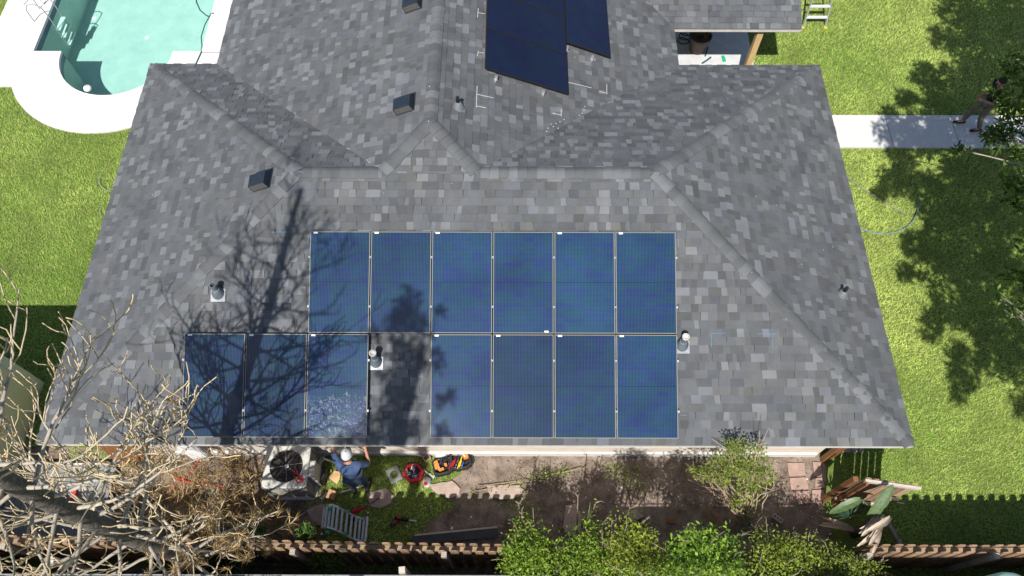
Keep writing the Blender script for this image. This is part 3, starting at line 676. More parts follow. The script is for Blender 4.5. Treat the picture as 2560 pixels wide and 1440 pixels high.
# neighbour's low boundary: weathered beam, chain link and posts
def boundary(label, x0, x1, y, z):
    f = thing('boundary_fence', label, 'fence', ((x0+x1)/2, y, 0)); x = x0
    while x < x1:
        g = random.uniform(.7, 1.2); b = MB().color((.20*g, .19*g, .175*g)); b.box((x+.1, y, (z-.06)/2), (.196, .02, z-.06)); b.build('board', 'fence_wood', f); x += .2
    b = MB(); N = int((x1-x0)/.6); pts = [(x0+(x1-x0)*i/N, y-.03+.012*math.sin(i*1.7), z-.03+.012*math.sin(i*2.3)) for i in range(N+1)]
    for i in range(N): b.bar(pts[i], pts[i+1], .10, .045)
    b.build('beam', 'grey_beam', f)
    b = MB(); b.tube([(x0, y+.06, z-.01), (x1, y+.06, z-.01)], .012, 6); x = x0
    while x < x1: b.tube([(x, y+.06, z+.0), (x+.01, y+.065, z-.4)], .004, 4, False); x += .15
    b.build('wire_mesh', 'wire_mesh', f)
boundary('tall weathered grey board fence with a top beam behind the work area', -10, .6, 1.60, 2.25)
boundary('tall weathered grey board fence with a top beam below the lawn fence', 5.4, 12.2, 1.63, 2.0)
boundary('unseen grey board fence behind the green hedge, raised to shade the dirt', .6, 5.4, 1.35, 2.7)  # unseen stretch, made taller so its shadow covers the dirt past the hedge
for x, y, lab in ((1005, 1405, 'pale square timber stub standing behind the work area fence'), (128, 1380, 'pale square timber stub standing under the bare tree')):
    q = P(x, y+20, 2.3); b = MB(); b.box((q.x, q.y, 1.16), (.10, .10, 2.32), .1); b.build('timber_stub', 'gate_rail', loc=(q.x, q.y, 0), label=lab, cat='post')

# ================================================================== NEIGHBOUR, DECK
nb = thing('neighbour_house', 'neighbouring beige stucco house with a white corner trim beside the lawn', 'house', (-13, 2.5, 0))
b = MB(); b.box((-13.0, .75, 1.3), (6.1, 10, 2.6)); b.build('wall', 'neighbour_wall', nb)
b = MB(); b.box((-9.955, 5.69, 1.31), (.06, .18, 2.6)); b.build('corner_trim', 'white_trim', nb)
b = MB(); e0 = [(-16.2, -4.4, 2.6), (-9.93, -4.4, 2.6), (-9.93, 5.8, 2.6), (-16.2, 5.8, 2.6)]; r0 = [(-13.05, -1.3, 4.0), (-13.05, 2.7, 4.0)]
b.add(e0+r0, [(0, 1, 4), (1, 2, 5, 4), (2, 3, 5), (3, 0, 4, 5), (3, 2, 1, 0)]); b.build('roof', 'neighbour_wall', nb)
dk = thing('plank_deck', 'low grey plank deck under the bare tree beside the beige wall', 'deck', (-8.4, 3.2, 0))
for i in range(12):
    b = MB(); x = -9.75+i*.165; b.box((x, 3.2, .20), (.155, 1.55, .035)); b.build('plank', 'deck_plank', dk)
for y in (2.6, 3.2, 3.8):
    b = MB(); b.box((-8.85, y, .092), (1.95, .06, .17)); b.build('joist', 'gate_rail', dk)
b = MB(); b.box((-8.85, 3.99, .155), (2.0, .03, .13)); b.build('edge_board', 'white_trim', dk)

# ================================================================== STONES, PAVERS, BRICKS
def stone(poly, z, m, name, label, cat, group=None, jit=.012):
    pts = [P(x, y) for x, y in poly]; fine = []
    for i in range(len(pts)):
        a, c = pts[i], pts[(i+1) % len(pts)]
        for t_ in (0, .5): fine.append(a.lerp(c, t_)+Vector((random.uniform(-jit, jit), random.uniform(-jit, jit), 0)))
    c = sum(fine, Vector())/len(fine); area = sum(fine[i].x*fine[(i+1) % len(fine)].y-fine[(i+1) % len(fine)].x*fine[i].y for i in range(len(fine)))
    if area < 0: fine.reverse()
    b = MB(); n = len(fine); rings = [(1.0, -.02), (1.02, z*.6), (.95, z), (.6, z+.006)]
    vs_ = [(c.x+(p.x-c.x)*s, c.y+(p.y-c.y)*s, zz+(random.uniform(-.003, .003) if zz > 0 else 0)) for s, zz in rings for p in fine]
    b.add(vs_, [(r*n+i, r*n+(i+1) % n, (r+1)*n+(i+1) % n, (r+1)*n+i) for r in range(3) for i in range(n)]+[tuple(3*n+i for i in range(n))])
    return b.build(name, m, loc=(c.x, c.y, 0), label=label, cat=cat, group=group)
ST = [([(918, 1235), (945, 1226), (965, 1220), (985, 1240), (975, 1262), (950, 1273), (925, 1268)], 'jagged pinkish stepping stone lying in shade with pliers on it'),
      ([(1073, 1212), (1100, 1208), (1130, 1203), (1152, 1222), (1148, 1238), (1125, 1247), (1090, 1235)], 'sunlit tan stepping stone beside the red tool bag'),
      ([(1217, 1216), (1260, 1214), (1300, 1213), (1310, 1225), (1300, 1243), (1265, 1251), (1230, 1244)], 'long bright stepping stone crossed by the picket shadow'),
      ([(765, 1277), (800, 1262), (828, 1260), (828, 1290), (805, 1318), (785, 1310)], 'grey-pink stepping stone next to the cardboard sheet'),
      ([(1415, 1265), (1440, 1262), (1455, 1290), (1450, 1330), (1425, 1345), (1407, 1320)], 'upright oval brown stepping stone at the hedge edge'),
      ([(1560, 1278), (1590, 1275), (1612, 1292), (1585, 1305), (1560, 1298)], 'small dark stepping stone half covered by the hedge')]
for i, (pl, lb) in enumerate(ST): stone(pl, .055, 'stone', 'stepping_stone', lb, 'stone', 'stepping stones in front of the house')
PV = [[(1966, 1158), (2010, 1158), (2012, 1190), (1970, 1192)], [(1972, 1196), (2014, 1194), (2020, 1224), (1975, 1226)], [(1977, 1230), (2021, 1228), (2024, 1258), (1996, 1262)],
      [(2030, 1155), (2050, 1157), (2052, 1190), (2033, 1192)], [(2036, 1196), (2055, 1195), (2060, 1220), (2036, 1222)], [(2028, 1226), (2058, 1225), (2057, 1258), (2026, 1260)]]
pth = thing('paver_path', 'short path of pinkish concrete pavers between house corner and gate', 'path', P(2010, 1210))
for pl in PV:
    pts = [P(x, y) for x, y in pl]; b = MB(); b.prism([(p.x, p.y) for p in reversed(pts)], -.01, .045, .97); b.build('paver', 'paver', pth)
for i, pl in enumerate([[(2092, 1124), (2122, 1122), (2124, 1133), (2092, 1135)], [(2125, 1124), (2140, 1123), (2141, 1132), (2126, 1134)], [(2143, 1118), (2156, 1120), (2156, 1131), (2143, 1132)], [(2070, 1125), (2089, 1124), (2090, 1134), (2072, 1135)]]):
    stone(pl, .09, 'kerb_stone', 'edging_brick', ['long rounded edging brick by the house corner', 'square edging brick in the middle of the short row', 'end edging brick standing toward the sunny lawn', 'edging brick tucked beside the orange-brown post'][i], 'brick', 'edging bricks by the house corner', .003)
for i, pl in enumerate([[(2216, 1315), (2224, 1312), (2243, 1345), (2236, 1350)], [(2238, 1350), (2247, 1347), (2252, 1362), (2242, 1365)]]):
    stone(pl, .08, 'kerb_stone', 'kerb_block', ('long' if i == 0 else 'short')+' grey kerb block between dry banana leaves and dark lawn', 'kerb', None, .003)
q = P(1942, 1297); b = MB(); M_ = Matrix.Rotation(R(-38), 4, 'Z'); b.box((q.x, q.y, .035), (.21, .10, .06), M=M_)
br = b.build('brick', 'kerb_stone', loc=(q.x, q.y, 0), label='loose cored brick lying on dirt near the tall shrub', cat='brick')
for i in (-1, 0, 1):
    b = MB(); c = Vector((q.x, q.y, .066))+M_ @ Vector((i*.06, 0, 0)); b.lathe([(.02, 0), (0, .001)], c, 10); b.build('core_hole', 'ac_dark', br)
q = P(1677, 1304); b = MB(); b.box((q.x, q.y, .03), (.17, .085, .06), .05); b.build('brick', 'orange_wood', loc=(q.x, q.y, 0), label='small orange brick on dirt at the hedge edge', cat='brick')

# ================================================================== AIR CONDITIONER
AC = Vector((-4.30, 3.80, 0)); ah = .41; az = .84
ac = thing('air_conditioner', 'beige outdoor air conditioner with a round fan grille by the wall', 'air conditioner', AC)
def rsq(h, r, n=5):
    o = []
    for cx, cy, a0 in ((h-r, h-r, 0), (-h+r, h-r, 90), (-h+r, -h+r, 180), (h-r, -h+r, 270)):
        for i in range(n+1): a = R(a0+90*i/n); o.append((cx+r*math.cos(a), cy+r*math.sin(a)))
    return o
sq = rsq(ah, .1); fine = []
for i in range(len(sq)):
    a, c = Vector(sq[i]), Vector(sq[(i+1) % len(sq)]); m_ = max(1, int((c-a).length/.07)); fine += [tuple(a.lerp(c, k/m_)) for k in range(m_)]
sq = fine; n = len(sq)
b = MB(); b.prism([(AC.x+x*.93, AC.y+y*.93) for x, y in sq], .05, az-.04); b.build('coil', 'ac_dark', ac)
b = MB(); b.prism([(AC.x+x*1.12, AC.y+y*1.12) for x, y in sq], 0, .05); b.build('base_pad', 'concrete_grey', ac)
for i in range(15):
    z = .09+i*.047; b = MB(); v0 = [(AC.x+x*1.0, AC.y+y*1.0, z) for x, y in sq]; v1 = [(AC.x+x*.96, AC.y+y*.96, z+.028) for x, y in sq]
    b.add(v0+v1, [(k, (k+1) % n, n+(k+1) % n, n+k) for k in range(n)]); b.build('louver_band', 'ac_side', ac)
for x, y in ((.33, .33), (-.33, .33), (.33, -.33), (-.33, -.33)):
    b = MB(); b.tube([(AC.x+x*1.15, AC.y+y*1.15, .05), (AC.x+x*1.15, AC.y+y*1.15, az-.03)], .05, 8); b.build('corner_post', 'ac_side', ac)
# top: rounded square with a round opening
ci = [(.315*math.cos(math.atan2(y, x)), .315*math.sin(math.atan2(y, x))) for x, y in sq]
b = MB(); b.add([(AC.x+x*1.03, AC.y+y*1.03, az-.05) for x, y in sq]+[(AC.x+x*1.03, AC.y+y*1.03, az-.012) for x, y in sq]+[(AC.x+x*.97, AC.y+y*.97, az) for x, y in sq]+[(AC.x+x, AC.y+y, az+.004) for x, y in ci]+[(AC.x+x*.97, AC.y+y*.97, az-.14) for x, y in ci],
      [(r*n+k, r*n+(k+1) % n, (r+1)*n+(k+1) % n, (r+1)*n+k) for r in range(4) for k in range(n)]); tp = b.build('top_cover', 'ac_shell', ac)
b = MB(); b.lathe([(.31, az-.15), (0, az-.16)], (AC.x, AC.y, 0), 24); b.build('fan_well', 'fan_well', ac)
fan = MB(); fan.lathe([(0, az-.05), (.055, az-.05), (.06, az-.10), (.06, az-.14)], (AC.x, AC.y, 0), 14); fan = fan.build('fan', 'dark_grey', ac)
for k in range(3):
    a0 = R(120*k+75); b = MB(); vs_ = []
    for i in range(7):
        a = a0+R(62)*i/6; vs_ += [(AC.x+.06*math.cos(a), AC.y+.06*math.sin(a), az-.13+.04*i/6), (AC.x+.285*math.cos(a), AC.y+.285*math.sin(a), az-.14+.07*i/6)]
    b.add(vs_, [(2*i, 2*i+1, 2*i+3, 2*i+2) for i in range(6)]); b.build('blade', 'fan_blade', fan)
b = MB(); b.box((AC.x, AC.y, az-.035), (.075, .075, .012), .3); b.build('hub_plate', 'alu_matt', fan)
gr = MB()
for r in (.10, .14, .18, .22, .26, .30): gr.tube([(AC.x+r*math.cos(R(15*i)), AC.y+r*math.sin(R(15*i)), az+.015-.02*(r/.3)**2) for i in range(25)], .0028, 4, False)
gr = gr.build('fan_grille', 'ac_dark', ac)
for k in range(8):
    a = R(45*k+10); b = MB(); b.tube([(AC.x+.06*math.cos(a), AC.y+.06*math.sin(a), az+.02), (AC.x+.32*math.cos(a), AC.y+.32*math.sin(a), az+.006)], .0045, 5); b.build('spoke', 'wire_mesh', gr)
q = P(772, 1127, .7); b = MB(); b.box((AC.x+.47, AC.y-.04, .42), (.12, .30, .74)); b.build('service_panel', 'ac_shell', ac)
b = MB(); b.tube([(AC.x+.47, AC.y+.15, .3), (AC.x+.6, AC.y+.25, .42), (AC.x+.75, AC.y+.22, .3), (AC.x+.78, AC.y+.38, .18), (AC.x+.6, AC.y+.47, .3)], .02, 8); b.build('line_set', 'hose_white', ac)
# things left on the unit
q = P(749, 1200, az+.01); rp_ = thing('red_pouch', 'small crumpled red packet on the corner of the air conditioner', 'packet', q)
b = MB(); b.box(q+Vector((0, 0, .012)), (.13, .10, .03), .35); b.build('packet_body', 'red', rp_); b = MB(); b.box(q+Vector((-.01, -.02, .031)), (.035, .03, .004), .5); b.build('packet_label', 'paper', rp_)
b = MB(); b.box(q+Vector((-.05, .02, .03)), (.02, .07, .005), .5); b.build('packet_stripe', 'yellow', rp_)
q = P(738, 1175, az+.03); pl_ = thing('pliers', 'red-handled pliers lying across the fan grille', 'pliers', q)
for s in (-1, 1):
    b = MB(); b.tube([q+Vector((.0, .02, 0)), q+Vector((s*.03+.02, -.05, 0)), q+Vector((s*.045+.05, -.14, 0))], .011, 6); b.build('handle', 'red_plastic', pl_)
b = MB(); b.tube([q+Vector((0, .02, 0)), q+Vector((-.01, .06, 0)), q+Vector((.01, .10, 0))], [.022, .026, .008], 8); b.build('jaw', 'dark_grey', pl_)

# ================================================================== FRONT-YARD CLUTTER
def put(name, m, label, cat, q, fn, group=None):
    b = MB(); fn(b); return b.build(name, m, loc=q, label=label, cat=cat, group=group)
# red tool bag
q = P(1036, 1187); tb = thing('red_tool_bag', 'open red tool bag packed with loose tools', 'tool bag', q)
oc = [(q.x+.215*math.cos(R(60*i+15))*(1.05 if i % 2 else 1), q.y+.20*math.sin(R(60*i+15))) for i in range(6)]; n = 6
b = MB(); inn = [(q.x+(x-q.x)*.70, q.y+(y-q.y)*.70) for x, y in oc]
b.add([(x, y, 0) for x, y in oc]+[(x*1.0, y, .20) for x, y in oc]+[(x, y, .215) for x, y in inn]+[(x, y, .09) for x, y in inn], [(r*n+k, r*n+(k+1) % n, (r+1)*n+(k+1) % n, (r+1)*n+k) for r in range(3) for k in range(n)]+[tuple(range(3*n, 4*n))]); b.build('bag_shell', 'red', tb)
b = MB(); b.tube([(q.x-.2, q.y+.03, .2), (q.x-.12, q.y+.17, .26), (q.x+.10, q.y+.17, .26), (q.x+.2, q.y+.05, .2)], .012, 6); b.build('handle', 'black_plastic', tb)
for i in range(34):
    a = random.uniform(0, 6.28); r = .125*math.sqrt(random.random()); b = MB().color(random.choice(((.5, .52, .54), (.7, .7, .7), (.03, .03, .03), (.05, .05, .06), (.3, .31, .33), (.05, .1, .4), (.02, .02, .02))))
    c = Vector((q.x+r*math.cos(a), q.y+r*math.sin(a), .13+random.uniform(0, .07))); d2 = Vector((random.uniform(-1, 1), random.uniform(-1, 1), random.uniform(-.4, .6))).normalized()*random.uniform(.03, .07)
    b.tube([c-d2, c+d2], random.uniform(.008, .017), 6); b.build('tool', 'tools', tb)
# orange and black tool bag, opened flat
q = P(1130, 1163); ob = thing('orange_tool_bag', 'black and orange tool bag unfolded flat beside the wall', 'tool bag', q); ang = R(14)
M_ = Matrix.Rotation(ang, 4, 'Z'); L_ = lambda u, v, z: q+(M_ @ Vector((u, v, 0)))+Vector((0, 0, z))
for s, cx in ((-1, -.19), (1, .19)):
    pts = [(-.19, -.13), (-.10, -.17), (.10, -.17), (.19, -.13), (.19, .13), (.12, .17), (-.12, .17), (-.19, .13)]
    if s > 0: pts = [(x*1.05, y*1.25) for x, y in pts]
    b = MB(); n = 8; T = [L_(cx+x, y+(.05 if s > 0 else -.01), 0) for x, y in pts]
    b.add([(p.x, p.y, 0) for p in T]+[(p.x, p.y, .16) for p in T]+[tuple(Vector((p.x, p.y, .165)).lerp(L_(cx, .03, .165), .18)) for p in T]+[tuple(Vector((p.x, p.y, .05)).lerp(L_(cx, .03, .05), .2)) for p in T],
          [(r*n+k, r*n+(k+1) % n, (r+1)*n+(k+1) % n, (r+1)*n+k) for r in range(3) for k in range(n)]+[tuple(range(3*n, 4*n))]); b.build('bag_half', 'black_plastic', ob)
for u, v, w, h in ((-.30, .04, .09, .17), (.30, .12, .10, .2), (-.22, -.07, .10, .05), (-.12, .0, .05, .06)):
    b = MB(); c = L_(u, v, .13); b.box(c, (w, h, .05), ang+.1); b.build('orange_panel', 'orange', ob)
for k, (u, v, m) in enumerate(((.02, -.02, 'red_plastic'), (.06, .0, 'red_plastic'), (.13, -.08, 'yellow'), (.17, -.06, 'yellow'), (.20, -.1, 'blue'), (-.04, -.06, 'red_plastic'), (-.20, .08, 'dark_grey'), (.2, .02, 'yellow'))):
    b = MB(); c = L_(u, v, .17); d2 = M_ @ Vector((.035, .06, 0)); b.tube([c-d2, c+d2], .011, 6); b.build('tool_handle', m, ob)
for k in range(14):
    b = MB().color(random.choice(((.4, .4, .42), (.6, .6, .6), (.45, .12, .03), (.04, .04, .04)))); c = L_(random.uniform(-.3, .3), random.uniform(-.1, .14), .15); d2 = Vector((random.uniform(-.04, .04), random.uniform(-.04, .04), .01)); b.tube([c-d2, c+d2], .008, 5); b.build('tool', 'tools', ob)
b = MB(); b.tube([L_(.36, .2, .05), L_(.42, .1, .12), L_(.42, -.08, .12), L_(.36, -.15, .05)], .012, 6); b.build('strap', 'black_plastic', ob)
# square plate with a round hole
q = P(986, 1188); b = MB(); n = 24; M_ = Matrix.Rotation(R(28), 4, 'Z'); s_ = .125
oc = []
for i in range(n):
    a = 2*math.pi*i/n; k = s_/max(abs(math.cos(a)), abs(math.sin(a))); oc.append((k*math.cos(a), k*math.sin(a)*1.2))
ic = [(.08*math.cos(2*math.pi*i/n), .08*math.sin(2*math.pi*i/n)) for i in range(n)]
vs_ = [q+(M_ @ Vector((x, y, 0)))+Vector((0, 0, z)) for ring_, z in ((oc, .01), (oc, .05), (ic, .05), (ic, .01)) for x, y in ring_]
b.add(vs_, [(r*n+k, r*n+(k+1) % n, (r+1)*n+(k+1) % n, (r+1)*n+k) for r in range(3) for k in range(n)]); b.build('square_plate', 'plate_grey', loc=q, label='grey square plate with a round hole lying on grass by the red bag', cat='plate')
# cardboard, paper, case, pole
q = P(838, 1194); b = MB(); pts = [P(x, y) for x, y in ((823, 1196), (838, 1178), (853, 1182), (850, 1200), (843, 1212))]; b.prism([(p.x, p.y) for p in reversed(pts)], .03, .05); b.build('cardboard_flap', 'cardboard_light', loc=q, label='pale curled cardboard flap in the sun by the worker', cat='cardboard')
q = P(831, 1239); b = MB(); b.box((q.x, q.y, .06), (.16, .17, .11), -.28); bx = b.build('cardboard_box', 'cardboard', loc=q, label='small closed brown cardboard box on the grass', cat='box')
b = MB(); b.box((q.x, q.y, .1165), (.012, .17, .003), -.28); b.build('box_seam', 'cardboard_dark', bx)
q = P(742, 1305); b = MB(); pts = [P(x, y, .04) for x, y in ((695, 1335), (715, 1317), (772, 1287), (783, 1300), (760, 1322), (715, 1340))]; b.prism([(p.x, p.y) for p in reversed(pts)], .02, .035); b.build('cardboard_sheet', 'cardboard_dark', loc=q, label='large flattened brown cardboard sheet beside the folded ladder', cat='cardboard')
q = P(782, 1330); wb = thing('open_carton', 'dark open carton with white inserts next to the folded ladder', 'box', q)
b = MB(); b.box((q.x-.03, q.y, .12), (.22, .30, .22), .15); b.build('carton_body', 'cardboard_dark', wb)
for dx, dy, w, h in ((-.03, .07, .12, .12), (0, -.07, .12, .07)):
    b = MB(); b.box((q.x+dx-.03, q.y+dy, .238), (w, h, .012), .15); b.build('insert', 'paper', wb)
q = P(808, 1238); b = MB(); pts = [P(x, y, .02) for x, y in ((800, 1246), (810, 1236), (814, 1229), (818, 1231), (814, 1240), (806, 1249))]; b.prism([(p.x, p.y) for p in reversed(pts)], .012, .02); b.build('paper_scrap', 'paper', loc=q, label='torn white paper scrap beside the small cardboard box', cat='paper')
q = P(806, 1195); cs = thing('tool_case', 'black plastic tool case standing between air conditioner and worker', 'case', q)
b = MB(); b.box((q.x, q.y, .14), (.20, .30, .26), -.1); b.build('case_body', 'black_plastic', cs); b = MB(); b.box((q.x-.01, q.y+.02, .274), (.15, .23, .012), -.1); b.build('case_lid', 'dark_grey', cs)
b = MB(); b.tube([(q.x+.10, q.y+.05, .2), (q.x+.14, q.y+.05, .22), (q.x+.14, q.y-.05, .22), (q.x+.10, q.y-.06, .2)], .012, 6); b.build('case_handle', 'black_plastic', cs)
a_, c_ = P(850, 1232, .03), P(927, 1208, .03); b = MB(); b.tube([a_, c_], .016, 8); b.build('white_pole', 'hose_white', loc=(a_+c_)/2, label='thin white plastic pole lying behind the worker', cat='pole')
b = MB(); b.tube([P(x, y, .04) for x, y in ((800, 1112), (815, 1120), (818, 1130), (808, 1143), (790, 1147))], .02, 8); b.build('grey_conduit', 'hose_white', loc=P(810, 1130), label='curved pale conduit between air conditioner and wall', cat='pipe')
# saw, driver, pliers
def cordless(name, label, q, ang, blade):
    t = thing(name, label, 'power tool', q); M_ = Matrix.Rotation(ang, 4, 'Z'); L_ = lambda u, v, z: q+(M_ @ Vector((u, v, 0)))+Vector((0, 0, z+.0))
    b = MB(); b.tube([L_(-.14, 0, .055), L_(-.05, .0, .055), L_(.06, 0, .05), L_(.14, .0, .045)], [.035, .045, .04, .028], 10); b.build('body', 'red_plastic' if not blade else 'black_plastic', t)
    b = MB(); b.tube([L_(-.06, .0, .05), L_(-.10, -.07, .045), L_(-.13, -.13, .04)], [.03, .026, .03], 8); b.build('grip', 'red_plastic', t)
    b = MB(); b.box(L_(-.15, -.14, .04), (.10, .07, .07), ang); b.build('battery', 'black_plastic', t)
    b = MB(); b.box(L_(-.05, .01, .098), (.06, .04, .01), ang); b.build('badge', 'red', t)
    if blade: b = MB(); b.box(L_(.21, 0, .03), (.16, .022, .004), ang); b.build('blade', 'alu', t)
    else: b = MB(); b.tube([L_(.14, 0, .045), L_(.20, 0, .04)], [.022, .012], 8); b.build('chuck', 'dark_grey', t)
cordless('reciprocating_saw', 'red and black cordless saw with a bare blade on dark grass', P(1005, 1298), R(-8), True)
cordless('drill_driver', 'red cordless driver lying at the end of the folded ladder', P(895, 1276), R(20), False)
q = P(938, 1252, .065); pl_ = thing('pliers', 'small dark pliers lying on the jagged stepping stone', 'pliers', q)
for s in (-1, 1): b = MB(); b.tube([q+Vector((.02, .02, .01)), q+Vector((-.03+s*.015, -.02, .01)), q+Vector((-.08+s*.03, -.05, .01))], .008, 6); b.build('handle', 'orange_wood', pl_)
b = MB(); b.tube([q+Vector((.02, .02, .01)), q+Vector((.08, .06, .01))], [.016, .006], 6); b.build('jaw', 'dark_grey', pl_)
q = P(1078, 1192); sc = thing('scraper', 'white wide-bladed scraper by the red tool bag', 'scraper', q)
b = MB(); pts = [P(x, y, .04) for x, y in ((1069, 1184), (1075, 1183), (1082, 1189), (1088, 1187), (1084, 1198), (1076, 1190))]; b.prism([(p.x, p.y) for p in reversed(pts)], .03, .036); b.build('blade', 'paper', sc)
b = MB(); b.tube([P(1069, 1183, .04), P(1060, 1175, .05)], .013, 6); b.build('handle', 'white_rubber', sc)
q = P(1068, 1206); b = MB(); b.blob(q+Vector((0, 0, .05)), (.09, .11, .055), 10, 6, .15); bg = b.build('plastic_bag', 'plastic_bag', loc=q, smooth=True, label='crumpled clear plastic bag with red contents near tan stone', cat='bag'); b = MB(); b.blob(q+Vector((-.02, -.05, .09)), (.05, .04, .03), 8, 5, .2); b.build('contents', 'red', bg)
q = P(1104, 1140); b = MB(); b.blob(q+Vector((0, 0, .08)), (.13, .09, .09), 10, 6, .15); b.build('plastic_bag', 'plastic_bag', loc=q, smooth=True, label='grey plastic bag behind the unfolded orange tool bag', cat='bag')
q = P(1122, 1130); b = MB(); b.box((q.x, q.y, .02), (.15, .08, .04), -.1); pk = b.build('white_package', 'paper', loc=q, label='small white printed package against the house wall', cat='package'); b = MB(); b.box((q.x+.01, q.y, .0415), (.05, .03, .002), .6); b.build('print', 'dark_grey', pk)
a_, c_ = P(1036, 1133, .035), P(1058, 1141, .035); b = MB(); b.lathe([(0, 0), (.026, .0), (.03, .02), (.03, .12), (.012, .15), (.008, .19), (0, .19)], a_, 12, axis=(c_-a_)); b.build('sealant_tube', 'white_rubber', loc=a_, label='white sealant tube on grass near the wall', cat='tube')
q = P(1068, 1148); cb_ = thing('small_carton', 'small open tan carton holding screws near the wall', 'box', q); b = MB(); b.box((q.x, q.y, .06), (.14, .11, .11), .6); b.build('carton_body', 'cardboard_light', cb_)
b = MB(); b.box((q.x, q.y, .1165), (.11, .08, .003), .6); b.build('contents', 'dark_grey', cb_)
for x, y, lb in ((1077, 1267, 'white scrap below the crumpled clear plastic bag'), (1178, 1292, 'white scrap on shaded soil above the thin pale batten'), (1018, 1316, 'white scrap just below the cordless saw'), (1130, 1320, 'white scrap right above the long gutter board'), (1365, 1183, 'white scrap among the low weeds on sunny dirt'), (1497, 1175, 'white scrap on dappled dirt below the wall'),
                 (1273, 1300, 'pale scrap where the hedge meets dark soil'), (1722, 1147, 'white scrap on dark dirt close under the wall'), (2017, 1198, 'white scrap lying between the pinkish pavers'), (1555, 1221, 'white scrap alone in the middle of dark dirt')):
    q = P(x, y); b = MB(); r_ = random.uniform(.02, .045); b.prism([(q.x+r_*random.uniform(.6, 1.2)*math.cos(-R(72*k)), q.y+r_*random.uniform(.5, 1.2)*math.sin(-R(72*k))) for k in range(5)][::-1], .004, .018, .8)
    b.build('litter_scrap', 'paper', loc=q, label='small '+lb, cat='litter', group='white litter scraps on the ground')
q = P(1915, 1236); b = MB(); b.blob(q+Vector((0, 0, .02)), (.09, .05, .02), 9, 5, .3); b.build('pink_rag', 'plastic_bag', loc=q, label='pale pink crumpled rag on dirt beside the tall shrub', cat='rag')
# planks and strips along the fence
for (x0, y0, x1, y1, w, m, lb) in ((1037, 1338, 1242, 1318, .035, 'gate_rail', 'long thin pale batten lying in front of the fence'), (1125, 1349, 1164, 1344, .06, 'paper', 'short white strip lying against the fence foot'), (1030, 1352, 1245, 1332, .16, 'dark_grey', 'long dark gutter board along the fence foot')):
    a_, c_ = P(x0, y0, .05), P(x1, y1, .05); b = MB(); b.bar(a_, c_, w, .03); b.build('batten', m, loc=(a_+c_)/2-Vector((0, 0, .05)), label=lb, cat='plank')
# folded articulated ladder
q = P(865, 1312); ld = thing('folded_ladder', 'folded articulated aluminium ladder with closely packed rungs by the fence', 'ladder', q)
XS = [q.x-.40+i*.075 for i in range(12)]; prof = lambda i: .22+.20*math.sin(i*.52)
for j, dy in enumerate((-.21, .21)):
    for k in (0, 4, 8):
        b = MB(); b.tube([(XS[i], q.y+dy+.10*math.sin((XS[i]-q.x)*4)*-1, prof(i)) for i in range(k, min(k+5, 12))], .024, 6); b.build('rail', 'alu', ld)
    for k in (2, 6): b = MB(); b.lathe([(0, -.03), (.045, -.03), (.045, .03), (0, .03)], (XS[k], q.y+dy, prof(k)), 10, axis=(0, 1, 0)); b.build('hinge', 'green_plastic', ld)
for i, x in enumerate(XS):
    off = -.10*math.sin((x-q.x)*4); b = MB(); b.bar((x, q.y-.21+off, prof(i)), (x, q.y+.21+off, prof(i)), .04, .03); b.build('rung', 'alu_matt', ld)
for x in (XS[0], XS[11]):
    for dy in (-.21, .21): b = MB(); b.tube([(x, q.y+dy, prof(0 if x == XS[0] else 11)), (x, q.y+dy, .0)], .02, 6); b.build('leg', 'alu', ld)
# red cable near the bare tree, grey panel by the wall
b = MB(); b.tube([P(x, y, .06) for x, y in ((625, 1131), (590, 1128), (545, 1130), (510, 1140), (490, 1160), (478, 1180), (455, 1200), (430, 1218))], .014, 6); b.build('red_cable', 'red', loc=P(520, 1150), label='red cable trailing along the wall under the bare tree', cat='cable')
b = MB(); b.tube([P(x, y, .05) for x, y in ((430, 1185), (445, 1195), (470, 1205), (500, 1210), (545, 1212), (560, 1218))], .016, 6); b.build('red_cable', 'red', loc=P(490, 1205), label='short red cable piece lying among the dry needles', cat='cable')
q = P(510, 1128); pn = thing('meter_box', 'white electrical box with open lid on the wall under the bare tree', 'box', (q.x, 4.2, 0)); b = MB(); b.box((q.x, 4.20, .75), (.34, .14, 1.5)); b.build('box_body', 'paper', pn); b = MB(); b.box((q.x+.26, 4.10, 1.0), (.3, .03, .8), -.5); b.build('box_door', 'paper', pn)
b = MB(); b.tube([P(x, y, .03) for x, y in ((770, 1185), (790, 1150), (805, 1140))], .02, 6)
q = P(340, 1130); b = MB(); b.box((q.x, q.y-.1, .6), (.55, .04, 1.1), .35, M=Matrix.Rotation(.35, 4, 'Z') @ Matrix.Rotation(R(-14), 4, 'X')); b.build('leaning_board', 'orange_wood', loc=(q.x, q.y-.1, 0), label='orange-brown board leaning at the house corner under the bare tree', cat='board')
q = P(200, 1243); b = MB(); b.box((q.x, q.y, .25), (.12, .16, .06), .4); b.build('red_case', 'red', loc=(q.x, q.y, .22), label='small red case on the grey deck under the bare tree', cat='case')
q = P(2530, 1426, 2.45); q.y -= .3; tk = thing('water_tank', 'tall pale teal plastic tank beyond the grey board fence', 'tank', (q.x, q.y, 0)); b = MB(); b.lathe([(.30, 0), (.31, 1.0), (.31, 2.2), (.28, 2.38), (.10, 2.45), (0, 2.455)], (q.x, q.y, 0), 24); b.build('tank_body', 'teal_plastic', tk, smooth=True); b = MB(); b.tube([(q.x-.06, q.y, 2.45), (q.x-.03, q.y, 2.5), (q.x+.03, q.y, 2.5), (q.x+.06, q.y, 2.45)], .012, 6); b.build('handle', 'dark_grey', tk)

